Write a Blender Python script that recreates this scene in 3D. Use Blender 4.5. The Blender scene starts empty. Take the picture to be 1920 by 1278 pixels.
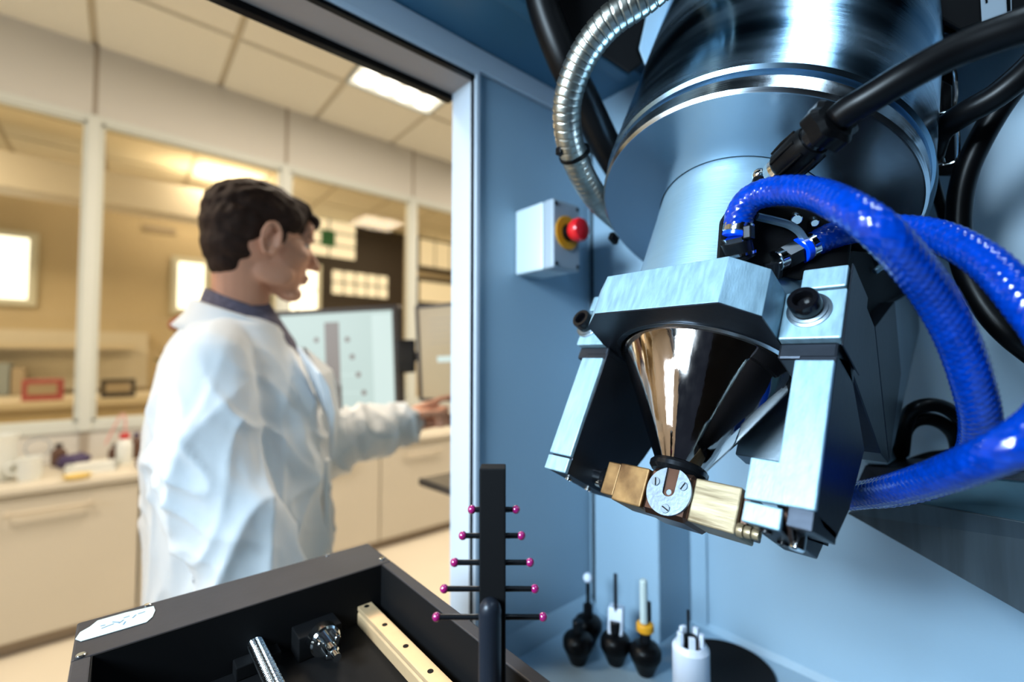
import bpy, bmesh, math, random
from mathutils import Vector as V, Matrix, noise
random.seed(4)
sc = bpy.context.scene
PI = math.pi
# ------------------------------------------------------------------ camera
FPX = 850.0
EYE = V((0, 0, 1.36))
AZ = math.atan2(990, FPX); PT = math.atan2(31, FPX)
FH = V((math.cos(AZ), math.sin(AZ), 0)); RT = V((math.sin(AZ), -math.cos(AZ), 0)); UPW = V((0, 0, 1))
FW = FH * math.cos(PT) + UPW * math.sin(PT)
UPC = -FH * math.sin(PT) + UPW * math.cos(PT)
cd = bpy.data.cameras.new('camera'); cam = bpy.data.objects.new('camera', cd)
sc.collection.objects.link(cam); sc.camera = cam
cd.sensor_width = 36; cd.lens = FPX / 1920 * 36; cd.clip_start = .01; cd.clip_end = 60
cam.matrix_world = Matrix(((RT.x, UPC.x, -FW.x, EYE.x), (RT.y, UPC.y, -FW.y, EYE.y), (RT.z, UPC.z, -FW.z, EYE.z), (0, 0, 0, 1)))
cd.dof.use_dof = True; cd.dof.focus_distance = .365; cd.dof.aperture_fstop = 2.4

def at(u, v, Z): return EYE + (FW + RT * ((u - 960) / FPX) - UPC * ((v - 639) / FPX)) * Z

# ------------------------------------------------------------------ light
w = bpy.data.worlds.new('world'); sc.world = w; w.use_nodes = True
w.node_tree.nodes['Background'].inputs[0].default_value = (.45, .62, 1, 1)
w.node_tree.nodes['Background'].inputs[1].default_value = .05
sc.view_settings.view_transform = 'Standard'; sc.view_settings.look = 'None'
sc.view_settings.exposure = 0.0; sc.view_settings.gamma = 1; sc.view_settings.use_curve_mapping = False

def area(name, loc, target, sx, sy, power, col, spread=180):
    l = bpy.data.lights.new(name, 'AREA'); l.shape = 'RECTANGLE'; l.size = sx; l.size_y = sy
    l.energy = power; l.color = col; l.spread = math.radians(spread)
    o = bpy.data.objects.new(name, l); sc.collection.objects.link(o)
    o.location = loc; o.rotation_euler = (V(target) - V(loc)).to_track_quat('-Z', 'Y').to_euler()
    return o
COOL = (.64, .84, 1.0); WARM = (1.0, .87, .70)
area('machine_work_light', (-.80, .27, 1.80), (.62, .15, 1.18), .44, .34, 14, COOL, 95)
area('machine_front_light', (-.30, -.50, 2.15), (.5, .2, 1.6), .9, .22, 1.0, COOL)
area('machine_roof_light', (.36, -.30, 2.40), (.36, -.30, 1), .44, .26, 2.2, COOL, 100)
area('window_daylight', (-2.9, 1.7, 1.7), (.5, 1.6, 1.3), 1.2, 1.2, 20, (.80, .90, 1.0))  # added fill light to brighten the coat; no window is built here
for lx, ly, p in ((-1.2, 1.6, 48), (.78, 2.06, 43), (2.6, 1.5, 48), (3.6, 2.7, 40), (-1.6, 4.6, 38), (2.8, 4.7, 38), (.78, 5.26, 28)):
    area('ceiling_lamp_light', (lx, ly, 3.19), (lx, ly, 0), .56, .56, p, WARM)

# ------------------------------------------------------------------ materials
def mat(name, col, metal=0., rough=.5, var=.0, vscale=8., bump=0., bscale=60., stretch=(1, 1, 1), emis=None, es=0, coat=0, spec=.5, rvar=0., col2=None):
    m = bpy.data.materials.new(name); m.use_nodes = True
    nt = m.node_tree; p = nt.nodes['Principled BSDF']; L = nt.links
    p.inputs['Base Color'].default_value = (*col, 1); p.inputs['Metallic'].default_value = metal
    p.inputs['Roughness'].default_value = rough; p.inputs['Coat Weight'].default_value = coat
    p.inputs['Specular IOR Level'].default_value = spec
    tc = nt.nodes.new('ShaderNodeTexCoord'); mp = nt.nodes.new('ShaderNodeMapping'); mp.inputs['Scale'].default_value = stretch
    L.new(tc.outputs['Object'], mp.inputs['Vector'])
    if var or rvar:
        n = nt.nodes.new('ShaderNodeTexNoise'); n.inputs['Scale'].default_value = vscale; n.inputs['Detail'].default_value = 6
        L.new(mp.outputs[0], n.inputs['Vector'])
        r = nt.nodes.new('ShaderNodeValToRGB'); r.color_ramp.elements[0].position = .3; r.color_ramp.elements[1].position = .7
        c2 = col2 or tuple(c * (1 - var) for c in col)
        r.color_ramp.elements[0].color = (*c2, 1); r.color_ramp.elements[1].color = (*col, 1)
        L.new(n.outputs['Fac'], r.inputs[0])
        if var or col2: L.new(r.outputs[0], p.inputs['Base Color'])
        if rvar:
            mr = nt.nodes.new('ShaderNodeMapRange'); mr.inputs[1].default_value = .3; mr.inputs[2].default_value = .7
            mr.inputs[3].default_value = max(.02, rough - rvar); mr.inputs[4].default_value = rough + rvar
            L.new(n.outputs['Fac'], mr.inputs[0]); L.new(mr.outputs[0], p.inputs['Roughness'])
    if bump:
        n2 = nt.nodes.new('ShaderNodeTexNoise'); n2.inputs['Scale'].default_value = bscale; n2.inputs['Detail'].default_value = 3
        L.new(mp.outputs[0], n2.inputs['Vector'])
        b = nt.nodes.new('ShaderNodeBump'); b.inputs['Strength'].default_value = bump; b.inputs['Distance'].default_value = .001
        L.new(n2.outputs['Fac'], b.inputs['Height']); L.new(b.outputs[0], p.inputs['Normal'])
    if emis:
        p.inputs['Emission Color'].default_value = (*emis, 1); p.inputs['Emission Strength'].default_value = es
    return m
M = {}
M['paint'] = mat('grey_enclosure_paint', (.29, .42, .53), 0, .42, .05, 3, .15, 300)
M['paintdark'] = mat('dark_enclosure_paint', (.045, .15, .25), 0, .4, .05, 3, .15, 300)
M['frame'] = mat('white_door_frame', (.54, .61, .69), 0, .4)
M['frameunder'] = mat('warm_lit_frame_tone', (.34, .31, .30), 0, .6)  # warm light on the header soffit is put into this colour
M['black'] = mat('black_rubber', (.0018, .0018, .0022), 0, .36, spec=.16)
M['blackmatte'] = mat('black_matte', (.0025, .0025, .003), 0, .7, spec=.15)
M['blackgloss'] = mat('black_gloss', (.003, .003, .004), 0, .2, spec=.4)
M['anod'] = mat('black_anodised', (.030, .027, .030), .0, .5, .25, 20, .1, 200, spec=.3)
M['steel'] = mat('scuffed_steel', (.48, .66, .82), 1, .24, .45, 3, .08, 30, (1.5, 1.5, 9), rvar=.10, col2=(.12, .26, .40))
M['steelmirror'] = mat('turned_steel', (.60, .68, .76), 1, .2, .12, 6, .1, 40, (1, 1, 30), rvar=.06)
M['neck'] = mat('satin_steel', (.30, .46, .58), .75, .42, .05, 10, .1, 60, (1, 1, 12))
M['alu'] = mat('milled_aluminium', (.30, .47, .57), .45, .48, .3, 90, .2, 420, (1, 2.2, .5), rvar=.05)
M['aludark'] = mat('dark_steel_and_shade', (.034, .040, .052), .9, .42, .3, 12, .1, 200)  # dark steel; also paints shade on the collar underside and leg sides
M['greysteel'] = mat('grey_plate_steel', (.22, .27, .31), 1, .38, .25, 12, .1, 200)
M['cone'] = mat('polished_cone', (.60, .53, .49), 1, .07, .2, 8, .05, 30, (9, 9, .6), rvar=.05)
M['brass'] = mat('worn_brass', (.30, .17, .065), .7, .42, .6, 45, .2, 120, rvar=.1, col2=(.07, .035, .015))
M['brasspale'] = mat('pale_scratched_brass', (.40, .32, .20), .55, .40, .5, 60, .2, 150, (1, .3, 3), rvar=.1, col2=(.17, .12, .065))
M['copper'] = mat('dark_copper', (.13, .07, .05), .9, .3, .4, 30)
M['discsteel'] = mat('fine_ground_steel', (.25, .31, .39), .55, .38, .25, 200, .2, 400)
M['chrome'] = mat('chrome', (.8, .84, .86), 1, .1)
M['blackmetal'] = mat('blackened_metal', (.02, .022, .026), .8, .2)
M['bluehose'] = mat('blue_braided_hose', (.0, .034, .33), 0, .16, .4, 200, 0, 0, spec=.5)
M['bluering'] = mat('blue_plastic', (.0, .05, .7), 0, .2)
M['conduit'] = mat('flexible_steel', (.46, .46, .41), 1, .34, .4, 60, .1, 100)
M['beam'] = mat('streaked_beam', (.07, .095, .115), .3, .5, .5, 7, .1, 60, (1, 9, .6))
M['beamtop'] = mat('brushed_blue_steel', (.015, .055, .08), .5, .5, .3, 40)
M['ruby'] = mat('ruby', (.26, .008, .10), 0, .08, coat=1)
M['stylus'] = mat('stylus_grey', (.010, .013, .02), .2, .35, spec=.3)
M['red'] = mat('red_plastic', (.62, .01, .015), 0, .25)
M['yellow'] = mat('amber_plastic', (.62, .28, .01), 0, .4)
M['whitebox'] = mat('white_plastic', (.56, .64, .68), 0, .4)
M['greybox'] = mat('grey_plastic', (.30, .36, .42), 0, .45)
M['label'] = mat('paper_label', (.44, .52, .51), 0, .7)
M['ink'] = mat('blue_ink', (.12, .22, .32), 0, .7)
M['wall'] = mat('warm_panel', (.70, .67, .61), 0, .6, .03, 2)
M['joint'] = mat('panel_joint', (.42, .36, .29), 0, .7)
M['mullion'] = mat('light_mullion', (.70, .72, .66), 0, .45)
M['ceil'] = mat('ceiling_tile', (.90, .86, .74), 0, .9, .03, 40)
M['grid'] = mat('ceiling_grid', (.62, .55, .42), 0, .8)
M['floor'] = mat('beige_floor', (.78, .70, .56), 0, .45, .06, 3)
M['farwall'] = mat('ochre_wall', (.64, .55, .40), 0, .8, .1, 1.5)
M['cab'] = mat('cream_laminate', (.68, .62, .51), 0, .5, .03, 3)
M['handle'] = mat('beige_handle', (.62, .54, .42), 0, .35)
M['plinth'] = mat('plinth', (.38, .31, .24), 0, .6)
M['darkframe'] = mat('dark_brown_frame', (.035, .026, .02), 0, .6)
M['skin'] = mat('skin', (.70, .33, .20), 0, .5, .12, 12)
M['hair'] = mat('dark_brown_hair', (.034, .015, .009), 0, .7, .4, 60, .4, 90, (1, 1, 2), spec=.2)
M['coat'] = mat('white_lab_coat', (.86, .88, .90), 0, .85, .03, 8, .2, 25)
M['shirt'] = mat('grey_violet_shirt', (.16, .14, .20), 0, .85, .5, 90)
M['trouser'] = mat('dark_trousers', (.03, .035, .05), 0, .9)
M['shoe'] = mat('black_shoe', (.015, .012, .01), 0, .4)
M['eye'] = mat('eye_white', (.42, .38, .36), 0, .35)
M['iris'] = mat('iris', (.03, .015, .01), 0, .1)
M['screenoff'] = mat('dim_beige_screen', (.30, .24, .15), 0, .3, emis=(.62, .50, .31), es=.35)
M['screen'] = mat('pale_green_screen', (.02, .02, .02), 0, .3, emis=(.58, .73, .69), es=.95)
M['scrgrey'] = mat('grey_screen_bar', (.02, .02, .02), 0, .3, emis=(.30, .27, .25), es=.9)
M['scrdark'] = mat('brown_screen_bar', (.02, .02, .02), 0, .3, emis=(.10, .07, .06), es=.9)
M['scrlight'] = mat('light_screen_margin', (.02, .02, .02), 0, .3, emis=(.70, .86, .82), es=.95)
M['bezel'] = mat('dark_bezel', (.05, .042, .04), 0, .4)
M['lamp'] = mat('lamp_diffuser', (1, 1, 1), 0, .5, emis=(1, .90, .68), es=.95)
M['lampbright'] = mat('lamp_tube_glow', (1, 1, 1), 0, .5, emis=(1, .97, .86), es=3)
M['daylight'] = mat('daylight_pane', (1, 1, 1), 0, .5, emis=(.96, 1, .98), es=2.2)
M['warmpane'] = mat('sunlit_facade_pane', (.3, .3, .3), 0, .5, emis=(1, .88, .66), es=1.0)
M['warmpane2'] = mat('sunlit_beige_pane', (.3, .3, .3), 0, .5, emis=(.88, .72, .48), es=.9)
M['green'] = mat('green_sign', (.02, .16, .06), 0, .6)
M['leaf'] = mat('leaf_green', (.05, .08, .02), 0, .7)
M['petal'] = mat('pink_petal', (.42, .10, .12), 0, .7)
M['amber'] = mat('brown_glass', (.12, .06, .04), 0, .2)
M['purple'] = mat('dark_purple', (.06, .04, .12), 0, .5)
M['palered'] = mat('pale_red_bottle', (.75, .42, .38), 0, .35)
M['ydish'] = mat('yellow_dish', (.75, .55, .18), 0, .5)
M['pale'] = mat('white_enamel', (.82, .84, .80), 0, .4)
M['probewhite'] = mat('cool_white_plastic', (.70, .76, .88), 0, .35)

def glass_mat(name, tint, k):
    m = bpy.data.materials.new(name); m.use_nodes = True; nt = m.node_tree
    nt.nodes.clear(); o = nt.nodes.new('ShaderNodeOutputMaterial')
    t = nt.nodes.new('ShaderNodeBsdfTransparent'); t.inputs[0].default_value = (*tint, 1)
    g = nt.nodes.new('ShaderNodeBsdfGlossy'); g.inputs['Roughness'].default_value = .03
    f = nt.nodes.new('ShaderNodeFresnel'); f.inputs[0].default_value = k
    x = nt.nodes.new('ShaderNodeMixShader')
    nt.links.new(f.outputs[0], x.inputs[0]); nt.links.new(t.outputs[0], x.inputs[1]); nt.links.new(g.outputs[0], x.inputs[2]); nt.links.new(x.outputs[0], o.inputs[0])
    return m
M['glass'] = glass_mat('window_glass', (.97, .92, .80), 1.22)
M['railbrass'] = mat('golden_rail_steel', (.80, .54, .30), .5, .4, .1, 60)

# ------------------------------------------------------------------ helpers
COL = sc.collection
def tag(o, label=None, cat=None, group=None, kind=None):
    if label: o['label'] = label
    if cat: o['category'] = cat
    if group: o['group'] = group
    if kind: o['kind'] = kind
    return o
def empty(name, loc, label, cat, group=None, rz=0, mw=None):
    o = bpy.data.objects.new(name, None); COL.objects.link(o); o.empty_display_size = .02
    o.location = loc; o.rotation_euler = (0, 0, rz)
    if mw is not None: o.matrix_world = mw
    return tag(o, label, cat, group)
def obj(name, bm, m, parent=None, smooth=False, bevel=0, seg=2, local=True, solid=0):
    """local=True: mesh coordinates are in the parent's frame; False: world coordinates"""
    me = bpy.data.meshes.new(name)
    bmesh.ops.recalc_face_normals(bm, faces=bm.faces)
    bm.to_mesh(me); bm.free()
    for mm in (m if isinstance(m, (list, tuple)) else [m]): me.materials.append(M[mm])
    if smooth:
        for p in me.polygons: p.use_smooth = True
        try: me.set_sharp_from_angle(angle=math.radians(35))
        except Exception: pass
    o = bpy.data.objects.new(name, me); COL.objects.link(o)
    if parent is not None:
        o.parent = parent
        if not local:
            root = parent
            mw = root.matrix_basis.copy()
            while root.parent: root = root.parent; mw = root.matrix_basis @ mw
            me.transform(mw.inverted())
    if solid:
        s = o.modifiers.new('solid', 'SOLIDIFY'); s.thickness = solid; s.offset = 0
    if bevel:
        b = o.modifiers.new('bevel', 'BEVEL'); b.width = bevel; b.segments = seg; b.limit_method = 'ANGLE'; b.angle_limit = math.radians(30)
    return o
def nb(): return bmesh.new()
def box(bm, x0, x1, y0, y1, z0, z1, mi=0, mx=None):
    vs = [bm.verts.new((x, y, z)) for z in (z0, z1) for y in (y0, y1) for x in (x0, x1)]
    if mx: 
        for v in vs: v.co = mx @ v.co
    for f in ((0, 2, 3, 1), (4, 5, 7, 6), (0, 1, 5, 4), (2, 6, 7, 3), (0, 4, 6, 2), (1, 3, 7, 5)):
        fc = bm.faces.new([vs[i] for i in f]); fc.material_index = mi
    return bm
def prism(bm, pts, f0, f1, mi=0):
    """pts: list of 3D points for one end by f0(p), other by f1(p)"""
    a = [bm.verts.new(f0(p)) for p in pts]; b = [bm.verts.new(f1(p)) for p in pts]
    n = len(pts)
    bm.faces.new(a).material_index = mi; bm.faces.new(b[::-1]).material_index = mi
    for i in range(n): bm.faces.new((a[i], b[i], b[(i + 1) % n], a[(i + 1) % n])).material_index = mi
    return bm
def lathe(bm, prof, c=(0, 0, 0), ax=(0, 0, 1), seg=32, mi=0, rmod=None, closed=False):
    c = V(c); ax = V(ax).normalized()
    t = ax.orthogonal().normalized(); b = ax.cross(t)
    rings = []
    for r, z in prof:
        if r < 1e-6: rings.append([bm.verts.new(c + ax * z)])
        else:
            rings.append([bm.verts.new(c + ax * z + (t * math.cos(2 * PI * i / seg) + b * math.sin(2 * PI * i / seg)) * r * (rmod(i, seg) if rmod else 1)) for i in range(seg)])
    pairs = list(zip(rings, rings[1:]))
    if closed: pairs.append((rings[-1], rings[0]))
    for A, B in pairs:
        if len(A) == 1 and len(B) == 1: continue
        for i in range(seg):
            j = (i + 1) % seg
            if len(A) == 1: f = bm.faces.new((A[0], B[i], B[j]))
            elif len(B) == 1: f = bm.faces.new((A[i], B[0], A[j]))
            else: f = bm.faces.new((A[i], B[i], B[j], A[j]))
            f.material_index = mi
    return bm
def cyl(bm, p, q, r, seg=24, ch=.0, mi=0):
    p = V(p); q = V(q); L = (q - p).length
    prof = [(0, 0), (r - ch, 0)] + ([(r, ch), (r, L - ch)] if ch else [(r, L)]) + ([(r - ch, L)] if ch else []) + [(0, L)]
    if not ch: prof = [(0, 0), (r, 0), (r, L), (0, L)]
    return lathe(bm, prof, p, q - p, seg, mi)
def hexp(i, seg): 
    a = (2 * PI * i / seg) % (PI / 3) - PI / 6
    return math.cos(PI / 6) / math.cos(a)
def spline(pts, n):
    """Catmull-Rom through tuples (any length), n samples"""
    P = [pts[0]] + list(pts) + [pts[-1]]; m = len(pts) - 1; out = []
    for k in range(n + 1):
        s = k / n * m; i = min(int(s), m - 1); t = s - i
        p0, p1, p2, p3 = P[i], P[i + 1], P[i + 2], P[i + 3]
        out.append(tuple(.5 * (2 * b + (c - a) * t + (2 * a - 5 * b + 4 * c - d) * t * t + (3 * b - a - 3 * c + d) * t ** 3) for a, b, c, d in zip(p0, p1, p2, p3)))
    return out
def tube(bm, pts, r, seg=16, rf=None, mi=0, cap=True):
    """pts list of Vectors; r radius or list; rf(i,j,s)->factor"""
    n = len(pts); s = 0; fr = None; rings = []
    for i in range(n):
        d = (pts[min(i + 1, n - 1)] - pts[max(i - 1, 0)]).normalized()
        if fr is None: fr = d.orthogonal().normalized()
        fr = (fr - d * fr.dot(d)).normalized(); b = d.cross(fr)
        if i: s += (pts[i] - pts[i - 1]).length
        rr = r[i] if isinstance(r, (list, tuple)) else r
        rings.append([bm.verts.new(pts[i] + (fr * math.cos(2 * PI * j / seg) + b * math.sin(2 * PI * j / seg)) * rr * (rf(s, 2 * PI * j / seg) if rf else 1)) for j in range(seg)])
    for A, B in zip(rings, rings[1:]):
        for j in range(seg):
            f = bm.faces.new((A[j], A[(j + 1) % seg], B[(j + 1) % seg], B[j])); f.material_index = mi
    if cap: bm.faces.new(rings[0][::-1]); bm.faces.new(rings[-1])
    return bm
def resample(P, step):
    out = [P[0]]; acc = 0
    for a, b in zip(P, P[1:]):
        L = (b - a).length
        while acc + L >= step and L > 1e-9:
            t = (step - acc) / L; a = a + (b - a) * t; out.append(a.copy()); L = (b - a).length; acc = 0
        acc += L
    return out
def path(l, n=80): return [at(*p) for p in spline(l, n)]
def ell(bm, c, r, mx=None, u=20, v=12):
    mt = Matrix.Translation(c) @ (mx if mx else Matrix()) @ Matrix.Diagonal((*r, 1))
    bmesh.ops.create_uvsphere(bm, u_segments=u, v_segments=v, radius=1, matrix=mt); return bm
def limb(bm, pts, rad, seg=14):
    for (p, q), (a, b) in zip(zip(pts, pts[1:]), zip(rad, rad[1:])):
        p = V(p); q = V(q); L = (q - p).length; prof = []
        for k in range(5): t = PI / 2 * k / 4; prof.append((a * math.sin(t), -a * math.cos(t)))
        for k in range(5): t = PI / 2 * k / 4; prof.append((b * math.cos(t), L + b * math.sin(t)))
        lathe(bm, [(max(r, 0), z) for r, z in prof], p, q - p, seg)
    return bm
def remesh(name, bm, voxel, m, parent=None, smooth_it=6, fn=None, dec=None):
    me = bpy.data.meshes.new('tmp'); bm.to_mesh(me); bm.free()
    o = bpy.data.objects.new('tmp', me); COL.objects.link(o)
    r = o.modifiers.new('r', 'REMESH'); r.mode = 'VOXEL'; r.voxel_size = voxel
    s = o.modifiers.new('s', 'SMOOTH'); s.factor = .5; s.iterations = smooth_it
    bpy.context.view_layer.update()
    dg = bpy.context.evaluated_depsgraph_get()
    me2 = bpy.data.meshes.new_from_object(o.evaluated_get(dg)); me2.name = name
    bpy.data.objects.remove(o); bpy.data.meshes.remove(me)
    if fn:
        nn = [v.normal.copy() for v in me2.vertices]
        for v, n in zip(me2.vertices, nn): v.co = fn(v.co.copy(), n)
        me2.update()
    me2.materials.clear(); me2.materials.append(M[m])
    for p in me2.polygons: p.use_smooth = True
    o2 = bpy.data.objects.new(name, me2); COL.objects.link(o2)
    if parent is not None:
        o2.parent = parent; me2.transform(parent.matrix_basis.inverted())
    return o2

# ================================================================== ROOM
CZ = 3.245; YP = 3.66; YF = 6.3
def struct(name, bm, m, **k):
    o = obj(name, bm, m, **k); o['kind'] = 'structure'; return o
struct('floor', box(nb(), -3.2, 7, .62, 6.5, -.05, 0), 'floor')
ce = struct('ceiling', box(nb(), -3.2, 7, .62, 6.5, CZ + .012, CZ + .06), 'grid')
xs = [-.17 + .64 * k for k in range(-4, 10)]
ys = [3.035, 3.035 - .64, 3.035 - 1.28, 3.035 - 1.92] + [YP + .06 + .64 * k for k in range(4)]
tm = None
for x in xs:
    for y in ys:
        if (abs(x - 1.11) < .02 and abs(y - 2.395) < .02): continue
        if tm is None:
            t0 = obj('ceiling_tile', box(nb(), .018, .622, .018, .622, 0, .02), 'ceil', ce, bevel=0); tm = t0.data; t = t0
        else:
            t = bpy.data.objects.new('ceiling_tile', tm); COL.objects.link(t); t.parent = ce
        t.location = (x, y, CZ - .004)
# louvred luminaire in the ceiling
li = empty('ceiling_light', (1.43, 2.715, CZ), 'bright louvred ceiling luminaire above the door opening', 'light')
b = nb()
for a in ((-.318, -.305, -.318, .318), (.305, .318, -.318, .318), (-.305, .305, -.318, -.305), (-.305, .305, .305, .318)): box(b, *a, -.012, .01)
obj('frame', b, 'whitebox', li)
obj('diffuser', box(nb(), -.305, .305, -.305, .305, .0, .008), 'lamp', li)
for k in range(4):
    for j in range(4): obj('lamp_cell', ell(nb(), (-.222 + .148 * k, -.222 + .148 * j, -.001), (.060, .060, .012), u=20, v=8), 'lampbright', li, smooth=True)
# outer walls of the lab
struct('wall_left', box(nb(), -3.3, -3.2, .62, 6.5, 0, CZ), 'wall')
struct('wall_right', box(nb(), 7, 7.1, .62, 6.5, 0, CZ), 'wall')
wf = struct('wall_far', box(nb(), -3.2, 7, YF, YF + .1, 0, CZ), 'farwall')
# glazed partition: dado, fascia panels, mullions, panes
wb = struct('wall_back', box(nb(), -3.2, 7, YP, YP + .05, 0, .93), 'wall')
mull = [-.16 + 1.06 * k for k in range(-2, 7)]
struct('trim_1', box(nb(), -3.2, 7, YP - .012, YP + .06, .93, .985), 'mullion')
struct('trim_2', box(nb(), -3.2, 7, YP - .012, YP + .06, 2.77, 2.81), 'mullion')
for k, x in enumerate(mull):
    if k < len(mull) - 1:
        wdo = struct('window_%d' % (k + 1), box(nb(), x + .035, mull[k + 1] - .035, YP + .02, YP + .028, .985, 2.77), 'glass')
        f = nb(); x2 = mull[k + 1] - .03; x1 = x + .03
        for a in ((x1, x1 + .018, .985, 2.77), (x2 - .018, x2, .985, 2.77), (x1, x2, .985, 1.0), (x1, x2, 2.755, 2.77)):
            box(f, a[0], a[1], YP + .0, YP + .045, a[2], a[3])
        obj('window_frame', f, 'mullion', wdo)
        obj('fascia_panel', box(nb(), x + .012, mull[k + 1] - .012, YP - .006, YP + .04, 2.81, CZ), 'wall', wb)
    obj('mullion', box(nb(), x - .03, x + .03, YP - .02, YP + .06, .93, 2.81), 'mullion', wb, bevel=.003)
    obj('joint_strip', box(nb(), x - .02, x + .02, YP - .002, YP + .03, 2.81, CZ), 'joint', wb)
    obj('joint_strip', box(nb(), x - .02, x + .02, YP - .008, YP - .001, .76, .93), 'joint', wb)

# ---- far room seen through the glass
struct('trim_3', box(nb(), -3.2, 1.1, 5.3, 5.6, 2.72, 3.0), 'wall')         # soffit beam
struct('trim_4', box(nb(), -3.2, .20, YF - .16, YF, 1.05, 1.62), 'wall')       # pale sill band
def far_window(n, x0, x1, z0, z1, m, nx=1, nz=1):
    o = struct('window_%d' % n, box(nb(), x0 - .05, x1 + .05, YF - .05, YF - .002, z0 - .05, z1 + .05), 'mullion' if m == 'daylight' else 'darkframe')
    for i in range(nx):
        for j in range(nz):
            g = .012
            obj('pane', box(nb(), x0 + (x1 - x0) * i / nx + g, x0 + (x1 - x0) * (i + 1) / nx - g, YF - .06, YF - .05, z0 + (z1 - z0) * j / nz + g, z0 + (z1 - z0) * (j + 1) / nz - g), m, o)
    return o
far_window(21, -1.5, -.69, 1.90, 2.50, 'daylight')
far_window(22, .44, .70, 1.90, 2.44, 'daylight')
dw = struct('wall_dark_glazing', box(nb(), 1.25, 3.22, YF - .03, YF - .001, .9, CZ), 'darkframe')
far_window(23, 1.72, 2.46, 2.72, 3.24, 'warmpane', 2, 3)
far_window(24, 2.13, 2.95, 2.22, 2.56, 'warmpane', 5, 2)
far_window(25, 1.45, 1.95, 1.95, 2.55, 'daylight', 2, 2)
far_window(26, 3.46, 4.6, 2.78, 3.22, 'warmpane2', 4, 1)
far_window(27, 3.46, 4.6, 2.22, 2.56, 'warmpane2', 1, 1)
tag(obj('green_panel', box(nb(), 1.98, 2.16, YF - .09, YF - .065, 2.86, 3.08), 'green'), 'small green panel hung on the far lit window', 'sign')
tag(obj('wall_vent', box(nb(), .14, .42, YF - .03, YF - .001, 2.74, 2.80), 'joint'), 'dark slot vent high on the far ochre wall', 'vent')
# far bench with its things
bench = empty('far_bench', (-1.0, 5.3, 0), 'pale long bench in the room behind the glass', 'bench')
obj('top', box(nb(), -1.6, 1.5, -.4, .5, .98, 1.03), 'cab', bench)
obj('body', box(nb(), -1.55, 1.45, -.3, .5, 0, .98), 'farwall', bench)
obj('shelf', box(nb(), -1.6, 1.1, .6, .8, 1.45, 1.49), 'cab', bench)
for i, (x, m, hh, lab) in enumerate([(-.46, 'petal', .16, 'small reddish box on the far bench behind the glass'), (-.02, 'bezel', .15, 'small dark instrument on the far bench beside the mullion')]):
    e = empty('instrument_box', (x, 5.05, 1.03), lab, 'instrument')
    obj('housing', box(nb(), -.11, .11, -.06, .06, 0, hh), m, e, bevel=.006)
    obj('control_panel', box(nb(), -.08, .08, -.066, -.06, hh * .3, hh * .8), 'joint', e)
t = empty('binder_row', (-.95, 5.92, 1.03), 'grey ring binders on the far bench left of the mullion', 'binders')
for k in range(7):
    obj('binder', box(nb(), -.32 + .09 * k, -.24 + .09 * k, -.1, .1, 0, .24 + .02 * (k % 3)), ['joint', 'bezel', 'greybox'][k % 3], t, bevel=.004)
pl = empty('potted_flower', (.42, 5.0, 1.03), 'flowering pot plant behind the glass by the man\'s shoulder', 'plant')
obj('pot', lathe(nb(), [(0, 0), (.07, 0), (.09, .16), (.08, .16), (.07, .03), (0, .03)], seg=20), 'ydish', pl, smooth=True)
for k in range(14):
    a = k * 2.4; r = .16 + .06 * (k % 3); hgt = .32 + .05 * (k % 4)
    P = [V((0, 0, .12)), V((math.cos(a) * r * .4, math.sin(a) * r * .4, hgt * .8)), V((math.cos(a) * r, math.sin(a) * r, hgt))]
    P = [V(q) for q in spline([tuple(p) for p in P], 6)]
    obj('leaf', tube(nb(), P, [.006, .018, .028, .03, .024, .014, .003], 6), 'leaf', pl, smooth=True)
for k in range(5):
    P = [V((0, 0, .12)), V((.02 * (k - 2), .02 * (k % 2), .5)), V((.04 * (k - 2), .0, .62 + .03 * (k % 3)))]
    fl = obj('stem', tube(nb(), P, .005, 6), 'leaf', pl)
    obj('bloom', ell(nb(), P[2], (.04, .04, .05)), 'petal', fl, smooth=True)

# ================================================================== LAB CABINETS
YC = 3.06
ct = tag(obj('worktop', box(nb(), -3.1, 3.4, YC - .02, YP - .013, .735, .765), 'cab', bevel=.003), 'long beige worktop along the glazed partition', 'worktop')
for k in range(-4, 5):
    x = .087 + .657 * k
    nm = {-1: 'cream base cabinet at the left edge with long bar handle', 0: 'cream base cabinet right behind the man\'s back', 1: 'cream base cabinet behind the man\'s coat front', 2: 'cream base cabinet next to the door jamb, below the pointing hand'}
    c = empty('base_cabinet', (x, YC, 0), (nm[k] if k in nm else {-4: 'cream base cabinet at the far left end of the worktop', -3: 'cream base cabinet second from the left end of the worktop', -2: 'cream base cabinet just beyond the left picture edge', 3: 'cream base cabinet behind the monitor pole', 4: 'cream base cabinet at the right end of the worktop'}[k]), 'cabinet', 'base cabinets under the worktop')
    obj('carcass', box(nb(), .004, .653, .02, .58, .07, .733), 'cab', c)
    obj('plinth', box(nb(), .0, .657, .05, .56, 0, .07), 'plinth', c)
    d = obj('door', box(nb(), .006, .651, -.0, .02, .075, .725), 'cab', c, bevel=.002)
    hb = nb(); tube(hb, [V(p) for p in spline([(.19, 0, .655), (.19, -.03, .655), (.20, -.036, .655), (.33, -.036, .655), (.46, -.036, .655), (.467, -.03, .655), (.467, 0, .655)], 30)], .008, 10)
    obj('handle', hb, 'handle', d, smooth=True)
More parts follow.
